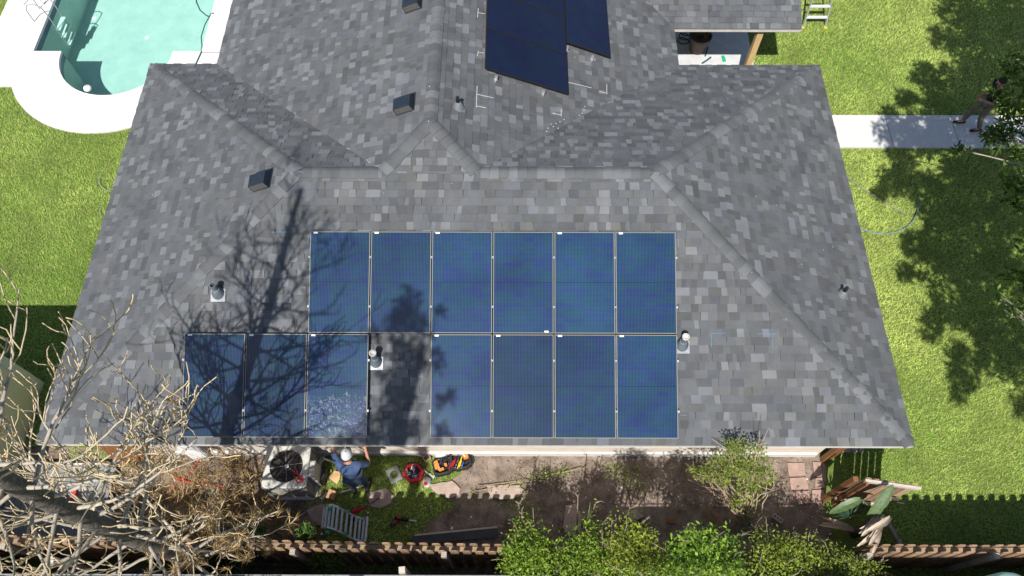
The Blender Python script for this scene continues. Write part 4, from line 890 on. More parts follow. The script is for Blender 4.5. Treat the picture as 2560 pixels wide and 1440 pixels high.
# ================================================================== LAWN, PATIO, POOL THINGS
b = MB(); b.tube([P(x, y, .06) for x, y in ((2100, 430), (2130, 452), (2170, 480), (2215, 510), (2270, 537))], .008, 6); b.build('garden_hose', 'hose_thin', loc=P(2190, 490), label='pale straight hose length on the lawn near the roof edge', cat='hose')
pts = [(2291, 492), (2296, 510), (2294, 530), (2283, 552), (2265, 570), (2240, 580), (2210, 585), (2180, 582), (2157, 573), (2120, 560)]
b = MB(); b.tube([P(x, y, .07) for x, y in pts], .014, 6); b.build('garden_hose', 'hose_blue', loc=P(2240, 570), label='curved blue-grey hose looping over the sunny lawn', cat='hose')
b = MB(); b.tube([P(x, y, .06) for x, y in ((252, 437), (247, 450), (251, 465), (265, 475), (285, 480))], .008, 5); b.tube([P(x, y, .06) for x, y in ((252, 512), (248, 528), (252, 540), (265, 545))], .006, 5); b.build('thin_cable', 'hose_thin', loc=P(255, 470), label='thin pale cable on the lawn beside the pool-side eave', cat='cable')
# step ladder by the porch
A0, A1 = P(2006, 70), P(2062, 70); lt = thing('step_ladder', 'aluminium step ladder standing on the lawn by the porch roof', 'ladder', (A0+A1)/2)
Tm = (A0+A1)/2+Vector((.0, .75, 2.35))
for s, A in ((-1, A0), (1, A1)):
    b = MB(); b.bar(A, Tm+Vector((s*.17, 0, 0)), .035, .075, (0, 1, .3)); b.build('rail', 'alu', lt)
    Bp = A+Vector((-s*.07, 1.5, 0)); b = MB(); b.bar(Bp, Tm+Vector((s*.14, .03, 0)), .03, .06, (0, 1, .3)); b.build('rear_rail', 'alu', lt)
    b = MB(); b.box(A+Vector((0, 0, .02)), (.07, .09, .05)); b.build('foot', 'yellow', lt)
for k in range(1, 8):
    t_ = k/8; a = A0.lerp(Tm+Vector((-.17, 0, 0)), t_); c = A1.lerp(Tm+Vector((.17, 0, 0)), t_); b = MB(); b.bar(a, c, .085, .03, (0, 0, 1)); b.build('step', 'alu_matt', lt)
for t_ in (.25, .6):
    a = (A0+Vector((.07, 1.5, 0))).lerp(Tm+Vector((-.14, .03, 0)), t_); c = (A1+Vector((-.07, 1.5, 0))).lerp(Tm+Vector((.14, .03, 0)), t_); b = MB(); b.bar(a, c, .03, .03); b.build('brace', 'alu', lt)
b = MB(); b.box(Tm, (.4, .16, .05)); b.build('top_cap', 'yellow', lt)
# porch posts and pot
for x, y, lb in ((5.78, 13.72, 'pale timber porch post at the corner of the patio slab'), (3.42, 13.72, 'pale timber porch post against the house wall')):
    b = MB(); b.box((x, y, 1.19), (.14, .14, 2.37)); b.build('porch_post', 'lumber', loc=(x, y, 0), label=lb, cat='post')
q = P(1742, 124, .05); pot = thing('plant_pot', 'large brown plastic pot with a dried plant on the patio', 'plant pot', q)
b = MB(); b.lathe([(.0, 0), (.20, 0), (.27, .46), (.30, .47), (.30, .52), (.275, .52), (.265, .46), (0, .45)], q, 22); b.build('pot_body', 'terracotta_plastic', pot, smooth=False)
for k in range(26):
    a = random.uniform(0, 6.28); r = random.uniform(.05, .2); s = q+Vector((r*.4*math.cos(a), r*.4*math.sin(a), .45)); b = MB().color((.16, .10, .05)); b.tube([s, s+Vector((r*math.cos(a), r*math.sin(a), .25)), s+Vector((1.6*r*math.cos(a), 1.6*r*math.sin(a), .18))], [.008, .006, .002], 4); b.build('dry_leaf', 'dry_leaf', pot)
b = MB(); q = P(1708, 108, .06); b.tube([(q.x+.16*math.cos(a*.5), q.y+.16*math.sin(a*.5), .07+.012*a) for a in range(40)], .016, 6); b.build('hose_coil', 'black_plastic', loc=q, label='coiled black hose beside the patio pot', cat='hose')
q = P(1811, 147, .06); b = MB(); pts = [P(x, y, .06) for x, y in ((1803, 140), (1810, 138), (1816, 153), (1807, 155))]; b.prism([(p.x, p.y) for p in reversed(pts)], .052, .062); b.build('green_tag', 'green_plastic', loc=q, label='small green plastic tag on the patio slab', cat='tag')
q = P(1768, 150, .06); b = MB(); b.tube([P(1755, 158, .07), P(1768, 150, .08), P(1777, 143, .08)], .025, 6); b.tube([P(1763, 140, .08), P(1770, 118, .08)], .02, 6); b.build('trowel_set', 'hose_green', loc=q, label='dark green hand tools dropped on the patio', cat='hand tool')
q = P(1815, 110, .06); b = MB(); b.lathe([(.27, .0525), (0, .0535)], (q.x, q.y, 0), 20); b.build('stain_mat', 'patio', loc=(q.x, q.y, .05), label='round dusty mat lying on the shaded patio slab', cat='mat')
# pool: floating dispenser, hose, ladder, lounge chair
q = P(219, 221, -.06); fd = thing('pool_float', 'round white chlorine float at the curved pool end', 'pool float', (q.x, q.y, -.15)); b = MB(); b.blob((q.x, q.y, -.06), (.105, .105, .085), 18, 10); b.build('float_body', 'white_rubber', fd, smooth=True); b = MB(); b.lathe([(.035, .02), (.03, .045), (0, .05)], (q.x, q.y, -.01), 12); b.build('cap', 'cap_grey', fd)
b = MB(); b.tube([P(x, y, -.09) for x, y in ((490, -30), (491, 5), (500, 25), (515, 38), (523, 42))], .02, 6); b.tube([P(523, 42, -.09), P(528, 34, .02), P(533, 33, .07)], .02, 6); b.tube([P(x, y, z) for x, y, z in ((523, 42, -.09), (512, 62, -.09), (503, 92, -.09), (505, 115, -.08), (503, 130, .07), (490, 158, .07), (482, 175, .07))], .016, 6); b.build('pool_hose', 'hose_green', loc=P(510, 80, -.09), label='dark hose snaking along the pool edge beside the house', cat='hose')
lp = thing('pool_ladder', 'white pool ladder with three treads on the shaded pool wall', 'pool ladder', (-12.8, 16.6, -.2))
for y in (16.35, 16.85):
    b = MB(); b.tube([(-13.25, y, .05), (-13.25, y, .45), (-13.15, y, .62), (-12.95, y, .66), (-12.80, y, .55), (-12.76, y, .2), (-12.76, y, -1.05)], .015, 8); b.build('rail', 'plate_grey', lp)
for z in (-.25, -.52, -.8): b = MB(); b.box((-12.74, 16.6, z), (.13, .5, .03)); b.build('tread', 'pool_step', lp)
q = P(85, 10, .05); ch = thing('lounge_chair', 'white tubular lounge chair on the pool deck', 'lounge chair', q)
for s in (-1, 1):
    o = q+Vector((s*.28, .35, 0)); b = MB(); b.tube([o+Vector((0, .5, .75)), o+Vector((0, .25, .38)), o+Vector((0, -.35, .36)), o+Vector((0, -.42, .3)), o+Vector((0, -.38, .0))], .017, 8); b.tube([o+Vector((0, .3, .36)), o+Vector((0, .38, .0))], .017, 8); b.tube([o+Vector((0, .35, .62)), o+Vector((0, .05, .60)), o+Vector((0, -.22, .56)), o+Vector((0, -.26, .36))], .016, 8); b.build('side_frame', 'white_rubber', ch)
for k in range(7): b = MB(); y = -.33+k*.09; b.box(q+Vector((0, .35+y, .375)), (.56, .055, .012)); b.build('strap', 'white_rubber', ch)
for k in range(5): b = MB(); b.box(q+Vector((0, .62+k*.055, .43+k*.078)), (.56, .05, .012), M=Matrix.Rotation(R(55), 4, 'X')); b.build('strap', 'white_rubber', ch)

# ================================================================== PEOPLE
def skin_mesh(name, joints, edges, m, parent, root=0, sub=2):
    me = bpy.data.meshes.new(name); org = ORG[parent.name]
    me.from_pydata([tuple(Vector(j[0])-org) for j in joints], edges, []); me.materials.append(MATS[m])
    o = link(name, me, parent); sk = o.modifiers.new('skin', 'SKIN'); sk.use_smooth_shade = True
    if not me.skin_vertices: me.skin_vertices.new(name='')
    for i, j in enumerate(joints):
        r = j[1]; me.skin_vertices[0].data[i].radius = r if isinstance(r, tuple) else (r, r); me.skin_vertices[0].data[i].use_root = (i == root)
    ss = o.modifiers.new('sub', 'SUBSURF'); ss.levels = sub; ss.render_levels = sub
    return o
def person(label, base, yaw, J, shirt, legs, cap=None, sleeve=.5):
    """J: joint name -> (x, y, z) with +y the way the figure faces"""
    t = thing('person', label, 'person', base); M_ = Matrix.Rotation(yaw, 4, 'Z')
    w = lambda p: Vector(base)+(M_ @ Vector(p))
    K = {k: w(v) for k, v in J.items()}
    order = ['pelvis', 'spine', 'chest', 'neck', 'chin', 'head', 'crown', 'hipL', 'kneeL', 'ankL', 'toeL', 'hipR', 'kneeR', 'ankR', 'toeR', 'shL', 'elL', 'wrL', 'shR', 'elR', 'wrR']
    rad = dict(pelvis=.10, spine=.09, chest=.10, neck=.052, chin=.066, head=.085, crown=.05, hipL=.075, hipR=.075, kneeL=.052, kneeR=.052, ankL=.035, ankR=.035, toeL=.026, toeR=.026, shL=.042, shR=.042, elL=.038, elR=.038, wrL=.026, wrR=.026)
    ix = {k: i for i, k in enumerate(order)}
    ed = [('pelvis', 'spine'), ('spine', 'chest'), ('chest', 'neck'), ('neck', 'chin'), ('chin', 'head'), ('head', 'crown'), ('pelvis', 'hipL'), ('hipL', 'kneeL'), ('kneeL', 'ankL'), ('ankL', 'toeL'), ('pelvis', 'hipR'), ('hipR', 'kneeR'), ('kneeR', 'ankR'), ('ankR', 'toeR'), ('chest', 'shL'), ('shL', 'elL'), ('elL', 'wrL'), ('chest', 'shR'), ('shR', 'elR'), ('elR', 'wrR')]
    jo = [(K[k], rad[k]) for k in order]; ee = [(ix[a], ix[b_]) for a, b_ in ed]
    for s in 'LR':                                      # hand: palm and five fingers
        d = (K['wr'+s]-K['el'+s]).normalized(); sd_ = d.cross(Vector((0, 0, 1)))
        if sd_.length < .1: sd_ = Vector((1, 0, 0))
        sd_.normalize(); nn = sd_.cross(d); pi = len(jo); jo.append((K['wr'+s]+d*.06, (.034, .018))); ee.append((ix['wr'+s], pi))
        for f_, (off, ln_) in enumerate(((-.034, .065), (-.012, .082), (.010, .078), (.030, .06))):
            a = len(jo); jo.append((K['wr'+s]+d*.105+sd_*off, .0095)); jo.append((K['wr'+s]+d*(.105+ln_*.6)+sd_*off*1.15-nn*.015, .0085)); jo.append((K['wr'+s]+d*(.105+ln_)+sd_*off*1.2-nn*.04, .007)); ee += [(pi, a), (a, a+1), (a+1, a+2)]
        a = len(jo); jo.append((K['wr'+s]+d*.06-sd_*.05, .011)); jo.append((K['wr'+s]+d*.095-sd_*.07-nn*.015, .008)); ee += [(pi, a), (a, a+1)]
    skin_mesh('body', jo, ee, 'skin', t)
    sh = [(K['pelvis']+Vector((0, 0, .0)), .142), (K['spine'], .138), (K['chest'], .15), (K['neck']-(K['neck']-K['chest'])*.25, .085)]
    se = [(0, 1), (1, 2), (2, 3)]
    for s in 'LR':
        a = len(sh); sh.append((K['sh'+s], .074)); sh.append((K['sh'+s].lerp(K['el'+s], min(1, sleeve*1.0)), .056)); se += [(2, a), (a, a+1)]
        if sleeve > 1: sh.append((K['el'+s].lerp(K['wr'+s], .85), .042)); se.append((a+1, a+2))
    skin_mesh('shirt', sh, se, shirt, t)
    tr_ = [(K['pelvis'], .135)]; te = []
    for s in 'LR':
        a = len(tr_); tr_ += [(K['hip'+s], .096), (K['knee'+s], .072), (K['ank'+s]+Vector((0, 0, .03)), .062)]; te += [(0, a), (a, a+1), (a+1, a+2)]
    skin_mesh('trousers', tr_, te, legs, t)
    for s in 'LR':
        d = (K['toe'+s]-K['ank'+s]); d.z = 0; d.normalize(); h = K['ank'+s]; g = Vector((h.x, h.y, h.z-.075))
        b = MB(); vs_ = []; n = 10
        for k, (f, ww, hh) in enumerate(((-.09, .03, .07), (-.06, .042, .09), (.03, .045, .085), (.11, .05, .06), (.17, .042, .045), (.20, .018, .03))):
            for j in range(n):
                a = 2*math.pi*j/n; sd_ = Vector((-d.y, d.x, 0)); vs_.append(g+d*f+sd_*ww*math.cos(a)+Vector((0, 0, max(0, hh*.5+hh*.5*math.sin(a)))))
        b.add(vs_, [(k*n+j, k*n+(j+1) % n, (k+1)*n+(j+1) % n, (k+1)*n+j) for k in range(5) for j in range(n)]+[tuple(range(n)), tuple(5*n+j for j in range(n))]); b.build('shoe', 'shoe', t, smooth=True)
    up = (K['crown']-K['chin']).normalized(); fwd = M_ @ Vector((0, 1, 0)); fwd = (fwd-up*fwd.dot(up)).normalized(); sd_ = fwd.cross(up); hc = K['head']
    F = Matrix((sd_, fwd, up)).transposed()
    hb = MB(); hb.blob((0, 0, 0), (.084, .105, .115), 14, 10); hb.v = [tuple(hc+F @ Vector(v_)) for v_ in hb.v]; hb.build('head_skin', 'skin', t, smooth=True)
    nb_ = MB(); nb_.tube([hc+F @ Vector((0, .10, .01)), hc+F @ Vector((0, .122, -.02)), hc+F @ Vector((0, .10, -.03))], [.008, .014, .012], 6); nb_.build('nose', 'skin', t, smooth=True)
    for s in (-1, 1):
        e = MB(); e.blob(hc+F @ Vector((s*.032, .092, .012)), .012, 8, 6); e.build('eye', 'paper', t); e = MB(); e.blob(hc+F @ Vector((s*.032, .101, .012)), .006, 6, 4); e.build('pupil', 'hair', t)
        e = MB(); e.blob(hc+F @ Vector((s*.086, -.005, -.005)), (.012, .022, .032), 8, 6); e.build('ear', 'skin', t, smooth=True)
    e = MB(); e.bar(hc+F @ Vector((-.025, .096, -.055)), hc+F @ Vector((.025, .096, -.055)), .012, .008, up); e.build('mouth', 'red_plastic', t)
    hr = MB(); n = 16; prof = [(0, .125), (.05, .115), (.082, .07), (.092, .02), (.09, -.02)]
    for r, h in prof:
        for j in range(n): a = 2*math.pi*j/n; hr.v.append(tuple(hc+F @ Vector((r*math.cos(a), r*1.2*math.sin(a)-(.012 if h < .05 else 0), h))))
    for k in range(4):
        for j in range(n):
            if k == 3 and 1 <= j <= 6: continue
            hr.f.append((k*n+j, (k+1)*n+j, (k+1)*n+(j+1) % n, k*n+(j+1) % n)); hr.c.append(None)
    hr.build('hair', 'hair', t, smooth=True)
    if cap:
        c = MB(); pf = [(.0, .150), (.045, .143), (.08, .115), (.098, .065), (.102, .03)]
        for r, h in pf:
            for j in range(n): a = 2*math.pi*j/n; c.v.append(tuple(hc+F @ Vector((r*math.cos(a), r*1.18*math.sin(a), h))))
        for k in range(4):
            for j in range(n): c.f.append((k*n+j, (k+1)*n+j, (k+1)*n+(j+1) % n, k*n+(j+1) % n)); c.c.append(None)
        cp = c.build('cap', cap, t, smooth=True)
        c = MB(); vs_ = []
        for i in range(9): a = R(25+130*i/8); vs_ += [hc+F @ Vector((.10*math.cos(a), .118*math.sin(a), .034)), hc+F @ Vector((.095*math.cos(a), .118*math.sin(a)+.085*math.sin(R(180*i/8)), .018))]
        vs_ += [v_-up*.006 for v_ in vs_]; m_ = 18
        c.add(vs_, [(2*i, 2*i+2, 2*i+3, 2*i+1) for i in range(8)]+[(m_+2*i, m_+2*i+1, m_+2*i+3, m_+2*i+2) for i in range(8)]+[(2*i+1, 2*i+3, m_+2*i+3, m_+2*i+1) for i in range(8)]); c.build('brim', cap, cp)
        c = MB(); c.blob(hc+F @ Vector((0, 0, .152)), (.012, .012, .008), 8, 5); c.build('button', 'dark_grey', cp)
    return t
person('worker in a blue shirt, jeans and pale cap reaching up at the wall', (-2.99, 3.58, 0.0), 0.05,
  dict(pelvis=(0, 0, .95), spine=(0, .03, 1.14), chest=(0, .09, 1.34), neck=(0, .15, 1.47), chin=(0, .19, 1.53), head=(0, .21, 1.60), crown=(0, .22, 1.68), hipL=(-.10, 0, .90), kneeL=(-.13, .02, .50), ankL=(-.14, -.03, .085), toeL=(-.16, .11, .03), hipR=(.10, 0, .90), kneeR=(.12, .04, .50), ankR=(.13, .0, .085), toeR=(.16, .14, .03),
       shL=(-.19, .11, 1.39), elL=(-.27, .33, 1.58), wrL=(-.22, .50, 1.84), shR=(.19, .10, 1.38), elR=(.33, .16, 1.15), wrR=(.27, .40, 1.22)), 'shirt_blue', 'jeans', 'cap_grey', .95)
person('person in a dark shirt and khaki trousers walking on the concrete walkway', (11.56, 12.70, .06), R(90),
  dict(pelvis=(0, .0, .93), spine=(0, .02, 1.13), chest=(0, .05, 1.35), neck=(0, .07, 1.49), chin=(0, .10, 1.56), head=(0, .11, 1.63), crown=(0, .11, 1.72), hipL=(-.10, 0, .89), kneeL=(-.12, .02, .48), ankL=(-.13, -.14, .085), toeL=(-.14, .0, .03), hipR=(.10, .0, .89), kneeR=(.12, .17, .50), ankR=(.13, .20, .085), toeR=(.14, .34, .03),
       shL=(-.19, .05, 1.40), elL=(-.26, .13, 1.14), wrL=(-.20, .36, 1.20), shR=(.19, .04, 1.40), elR=(.26, -.03, 1.13), wrR=(.24, .12, .93)), 'shirt_dark', 'khaki', None, .55)

# ================================================================== TREES AND SHRUBS
def rv(s=1): return Vector((random.gauss(0, s), random.gauss(0, s), random.gauss(0, s)))
# ---- tall bare tree with upswept twigs, standing by the fence
TB = Vector((-5.35, 1.95, 0)); TH = 12.6
bt = thing('bare_tree', 'tall bare dead tree with pale twisting branches over the fence', 'tree', TB)
b = MB(); b.tube([TB+Vector((.03*math.sin(z*.9), .03*math.cos(z*.7), z)) for z in [TH*i/26 for i in range(27)]], [.155*(1-.68*(i/26)**1.3)+(.05 if i == 0 else 0) for i in range(27)], 12); b.build('trunk', 'bark', bt, smooth=True)
def twig_path(p, d, L, n, curl, wob):
    pts = [p.copy()]; d = d.normalized()
    for i in range(n):
        d = (d+Vector((0, 0, curl/n))+rv(wob)).normalized(); p = p+d*(L/n); pts.append(p.copy())
    return pts
needle_c = []; tips = []
def grow(b, p, d, L, r, lvl):
    n = 7 if lvl == 0 else 5; pts = twig_path(p, d, L, n, (.55, 1.0, 1.2)[lvl], (.10, .19, .24)[lvl])
    rr = [max(.0075, r*(1-.70*i/n)) for i in range(n+1)]
    g = random.uniform(.85, 1.15); t_ = (0, .45, .9)[lvl]+random.uniform(-.15, .1); t_ = min(1, max(0, t_))
    b.color(tuple(((.35, .31, .25)[k]*(1-t_)+(.56, .43, .245)[k]*t_)*g for k in range(3))); b.tube(pts, rr, 5 if lvl < 2 else 4, lvl > 0)
    if lvl < 2:
        m_ = random.randint(6, 9) if lvl == 0 else random.randint(1, 3)
        for k in range(m_):
            f = random.uniform(.25, 1.0); i = min(n-1, int(f*n)); q = pts[i].lerp(pts[i+1], f*n-i); ax = (pts[i+1]-pts[i]).normalized(); sd_ = ax.cross(rv()).normalized()
            grow(b, q, ax*.75+sd_*random.uniform(.5, .9)+Vector((0, 0, .15)), L*random.uniform(.30, .5) if lvl == 0 else L*random.uniform(.4, .75), rr[i]*.66, lvl+1)
    else: tips.append((pts[-1], (pts[-1]-pts[-2]).normalized()))
    if lvl == 1: tips.append((pts[-1], (pts[-1]-pts[-2]).normalized()))
zlist = [1.5+i*.27 for i in range(39)]; ga_ = 0.0
for i, z in enumerate(zlist):
    f = z/TH
    for k in range(2 if f < .75 else 1):
        ga_ += 2.4+random.uniform(-.4, .4); L = (2.05-1.15*max(0, f-.55)/.45)*random.uniform(.68, 1.06)
        p0 = TB+Vector((0, 0, z)); d = Vector((math.cos(ga_), math.sin(ga_), random.uniform(.02, .28)))
        if p0.z+.2 < 4.2 and d.y > .25: d.y *= .25                       # kept clear of the roof
        b = MB(); n0 = len(tips); grow(b, p0, d, L, .035*(1-.35*f), 0); b.build('branch', 'branch', bt, smooth=True)
# dry needle tufts on the lower limbs
sel = [t_ for t_ in tips if t_[0].z < 5.0 and t_[0].x > -5.5 and t_[0].y < 3.4 and random.random() < .85] + [t_ for t_ in tips if random.random() < .02 and t_[0].z < 9]
qs = []; cs_ = []
for p, d in sel:
    m_ = random.randint(10, 40); c = np.array(p)-np.array(d)*rng.uniform(0, .22, m_)[:, None]; dd = np.array(d)+rng.normal(size=(m_, 3))*.42; dd /= np.linalg.norm(dd, axis=1)[:, None]; ln_ = rng.uniform(.10, .24, m_)[:, None]
    sd_ = np.cross(dd, rng.normal(size=(m_, 3))); sd_ /= np.linalg.norm(sd_, axis=1)[:, None]; e = c+dd*ln_+np.array((0, 0, -.25))*ln_**1.2
    qs.append(np.stack([c-sd_*.005, c+sd_*.005, e], 1)); cs_.append(leaf_cols(m_, (.19, .11, .04), (.44, .30, .12)))
np_mesh('dry_needles', np.concatenate(qs), 3, np.concatenate(cs_), 'dry_leaf', bt, kind='stuff')
# a few green sprigs of a neighbouring conifer near the ground
for lab, spots in (('dark green conifer sprigs growing up among the dead branches', ((640, 1330, 1.6, .20), (625, 1370, 1.5, .20), (520, 1400, 1.4, .22), (600, 1425, 1.4, .3))), ('bright green conifer shrub in front of the grey beam', ((800, 1400, 1.3, .2), (835, 1415, 1.4, .22), (765, 1330, 1.5, .16)))):
    pts = [(P(x, y, z), r) for x, y, z, r in spots]; c0 = pts[0][0]; sh_ = thing('conifer_shrub', lab, 'shrub', (c0.x, c0.y, 0))
    b = MB().color((.2, .15, .1))
    for p, r in pts: b.tube([(c0.x, c0.y, 0), (c0.x*.5+p.x*.5, c0.y*.5+p.y*.5, .5), p], [.03, .02, .01], 5)
    b.build('stem', 'branch', sh_); cc = np.concatenate([blob_pts(p, (r, r, r*1.1), 420, .1) for p, r in pts]); br_ = 'bright' in lab
    np_mesh('foliage', leaves_np(cc, .09, .22, .3), 4, leaf_cols(len(cc), (.018, .055, .012), (.12, .20, .03) if br_ else (.05, .11, .025)), 'leaf', sh_)
# ---- dead brush lying between the wall and the fence
bs = [(P(x, y, z), r) for x, y, z, r in ((300, 1150, .5, .28), (395, 1150, .45, .28), (480, 1175, .5, .30), (560, 1150, .5, .24), (600, 1200, .6, .28), (520, 1250, .6, .32), (430, 1240, .6, .32), (610, 1270, .7, .28), (340, 1220, .5, .30), (660, 1300, .8, .22), (560, 1310, .8, .3), (470, 1310, .8, .3))]
db = thing('dead_brush', 'tangle of dry brown brush between the wall and the wooden fence', 'brush', (bs[5][0].x, bs[5][0].y, 0)); b = MB(); qs = []; cs_ = []
for p, r in bs:
    for k in range(16):
        d = Vector((random.uniform(-1, 1), random.uniform(-1, 1), random.uniform(-.1, .7))).normalized(); a = Vector((p.x, p.y, random.uniform(.02, .2)))+rv(.3)*r*Vector((1, 1, 0)).length*.4; a.z = random.uniform(.02, .3)
        pts = twig_path(a, d, r*random.uniform(1.2, 2.6), 4, .5, .2); g = random.uniform(.7, 1.2); b.color((.40*g, .30*g, .17*g)); b.tube(pts, [.011, .009, .007, .005, .003], 4)
        m_ = 26; f_ = rng.integers(1, 5, m_); c = np.array([np.array(pts[i]) for i in f_])+rng.normal(size=(m_, 3))*.03; dd = rng.normal(size=(m_, 3)); dd[:, 2] -= .2; dd /= np.linalg.norm(dd, axis=1)[:, None]; sd_ = np.cross(dd, rng.normal(size=(m_, 3))); sd_ /= np.linalg.norm(sd_, axis=1)[:, None]; e = c+dd*rng.uniform(.07, .18, m_)[:, None]
        q = np.stack([c-sd_*.0045, c+sd_*.0045, e], 1); q[:, :, 2] = np.maximum(q[:, :, 2], .012); qs.append(q); cs_.append(leaf_cols(m_, (.17, .10, .035), (.46, .31, .12)))
b.build('twigs', 'branch', db); np_mesh('dry_needles', np.concatenate(qs), 3, np.concatenate(cs_), 'dry_leaf', db, kind='stuff')
# ---- leafy trees off the right edge: limbs reach into view, crowns shade the lawn
GD, GLt = (.028, .062, .012), (.115, .165, .028)
def leafy_tree(label, base, top, clumps, leaf, n_leaf, dark=GD, light=GLt, tr=.16, limb=.035, dens=None, group=None):
    t = thing('leafy_tree', label, 'tree', base, group); base = Vector(base); top = Vector(top)
    b = MB(); b.tube([base, base.lerp(top, .3)+Vector((.08, .03, 0)), base.lerp(top, .65), top], [tr*1.25, tr, tr*.75, tr*.4], 10); b.build('trunk', 'bark', t, smooth=True)
    b = MB().color((.30, .26, .21))
    for p, r in clumps:
        p = Vector(p); f = min(.95, max(.25, (p.z-base.z)*.7/max(.1, top.z-base.z))); s = base.lerp(top, f); m_ = s.lerp(p, .55)+Vector((0, 0, .18))+rv(.06)
        b.tube([s, m_, p], [limb, limb*.65, limb*.25], 6)
        for k in range(4):
            e = p+rv(.45)*r; b.tube([m_.lerp(p, random.uniform(.4, 1)), e], [limb*.3, .004], 4)
    b.build('limbs', 'branch', t)
    cc = []
    for p, r in clumps:
        m_ = int(n_leaf*(r/.5)**2*(.45 if p[2] < 3.6 and n_leaf == 760 else 1))
        # leaves sit in rosettes at twig ends
        ros = blob_pts(p, (r, r, r*.55), max(3, m_//9), .1); cc.append(np.repeat(ros, 9, axis=0)+rng.normal(size=(len(ros)*9, 3))*.028)
    cc = np.concatenate(cc); np_mesh('crown', leaves_np(cc, leaf, .32, .6), 4, leaf_cols(len(cc), dark, light, 1.2), 'leaf', t); return t
vis = [((2535, 250), 52, 3.2), ((2525, 345), 50, 3.0), ((2480, 350), 28, 2.9), ((2412, 376), 22, 2.8), ((2550, 180), 40, 3.4), ((2535, 140), 14, 3.5), ((2545, 300), 45, 3.1), ((2490, 335), 18, 3.0),
       ((2540, 460), 42, 3.2), ((2558, 500), 40, 3.2), ((2525, 680), 24, 3.2), ((2500, 748), 26, 3.1), ((2552, 765), 24, 3.1), ((2530, 785), 13, 3.1), ((2555, 620), 25, 3.4), ((2555, 700), 30, 3.3)]
cl = []
for (x, y), r, z in vis:
    p = P(x, y, z); cl.append((p, r*(CAM-p).length/CF*.92))
cA = [c for c in cl if c[0].y > 7.6]; cB = [c for c in cl if c[0].y <= 7.6]
shade = [(2400, 30, 55), (2490, 60, 75), (2545, 120, 70), (2360, 95, 35), (2440, 130, 60), (2540, 20, 60), (2310, 190, 40), (2390, 205, 55), (2470, 200, 60), (2545, 215, 60), (2270, 245, 30), (2350, 260, 45), (2225, 285, 25), (2430, 270, 55),
  (2230, 330, 42), (2300, 320, 50), (2360, 345, 50), (2290, 360, 40), (2430, 330, 40), (2250, 400, 40), (2330, 410, 60), (2420, 420, 60), (2500, 410, 70), (2230, 455, 40), (2300, 465, 45), (2400, 480, 60), (2480, 490, 60), (2550, 470, 60),
  (2200, 480, 20), (2330, 540, 45), (2400, 560, 60), (2470, 560, 60), (2545, 560, 60), (2290, 610, 45), (2360, 640, 60), (2440, 640, 60), (2270, 680, 28), (2330, 700, 40), (2420, 710, 50), (2510, 660, 50), (2350, 770, 40), (2330, 820, 30), (2410, 790, 40), (2460, 760, 45), (2530, 750, 55), (2480, 850, 45), (2545, 850, 55), (2390, 880, 28), (2400, 940, 35), (2390, 985, 22), (2500, 900, 40), (2555, 930, 40), (2440, 900, 25), (2550, 1010, 25)]
for x, y, r in shade:
    g = P(x, y)
    for tries in range(40):
        z = random.uniform(4.6, 7.6); c = Vector((g.x-SX*z, g.y-SY*z, z)); rr = r*(CAM-g).length/CF; q = PX(c+Vector((-rr, 0, 0)))
        if q[0] > 2585: break
    else:
        z = 8.0; c = Vector((g.x-SX*z, g.y-SY*z, z))
    # a low limb already shades this spot
    if any((Vector((v_[0].x+SX*v_[0].z, v_[0].y+SY*v_[0].z))-Vector((g.x, g.y))).length < .5*(v_[1]+rr) for v_ in cl if v_[1] > .2) and random.random() < .7: continue
    (cA if c.y > 5.2 else cB).append((c, rr*.98))
leafy_tree('leafy broad-crowned tree whose low branches hang over the walkway', (13.2, 9.2, 0), (12.2, 8.6, 7.0), cA, .16, 760, dark=(.025, .06, .01), light=(.20, .30, .05))
leafy_tree('leafy tree beside the lawn hose shading the far lawn', (12.6, 3.2, 0), (11.6, 3.4, 7.2), cB, .16, 760, dark=(.025, .06, .01), light=(.20, .30, .05))
# ---- slender tall tree behind the camera whose crown shades the panel gap
cl = []
OF, UF, VF, NFv = plane_of(SL[0])
for x, y, r in ((1035, 725, 22), (1020, 765, 30), (1005, 800, 36), (1040, 800, 36), (985, 835, 28), (1055, 835, 26), (1000, 880, 40), (1030, 905, 42), (985, 940, 42), (1010, 965, 45), (985, 1000, 48), (960, 1050, 55), (1020, 1060, 40), (1090, 880, 16), (1100, 905, 18), (1110, 990, 14), (1130, 985, 12), (1100, 1075, 25), (945, 830, 14), (1100, 775, 10), (900, 1095, 40), (960, 1095, 40), (720, 1098, 30), (860, 1098, 26), (780, 1100, 26)):
    g = PL(x, y, OF, NFv); tz = 8.6; c = Vector((g.x-SX*tz, g.y-SY*tz, g.z+tz)); cl.append((c, r*.0066*1.0))
for x, y, r in ((905, 1150, 30), (940, 1180, 40), (985, 1150, 40), (1030, 1180, 36), (910, 1200, 36), (1000, 1125, 26), (1060, 1150, 22), (800, 1150, 24), (790, 1200, 30), (760, 1140, 24), (1075, 1190, 20), (960, 1210, 36), (700, 1190, 22)):
    g = P(x, y); tz = 11.0; cl.append((Vector((g.x-SX*tz, g.y-SY*tz, tz)), r*.0072))
leafy_tree('slender tall leafy tree standing beyond the wire fence', (-3.4, -1.6, 0), (-3.3, -.9, 12.0), cl, .15, 520, tr=.14, limb=.02)
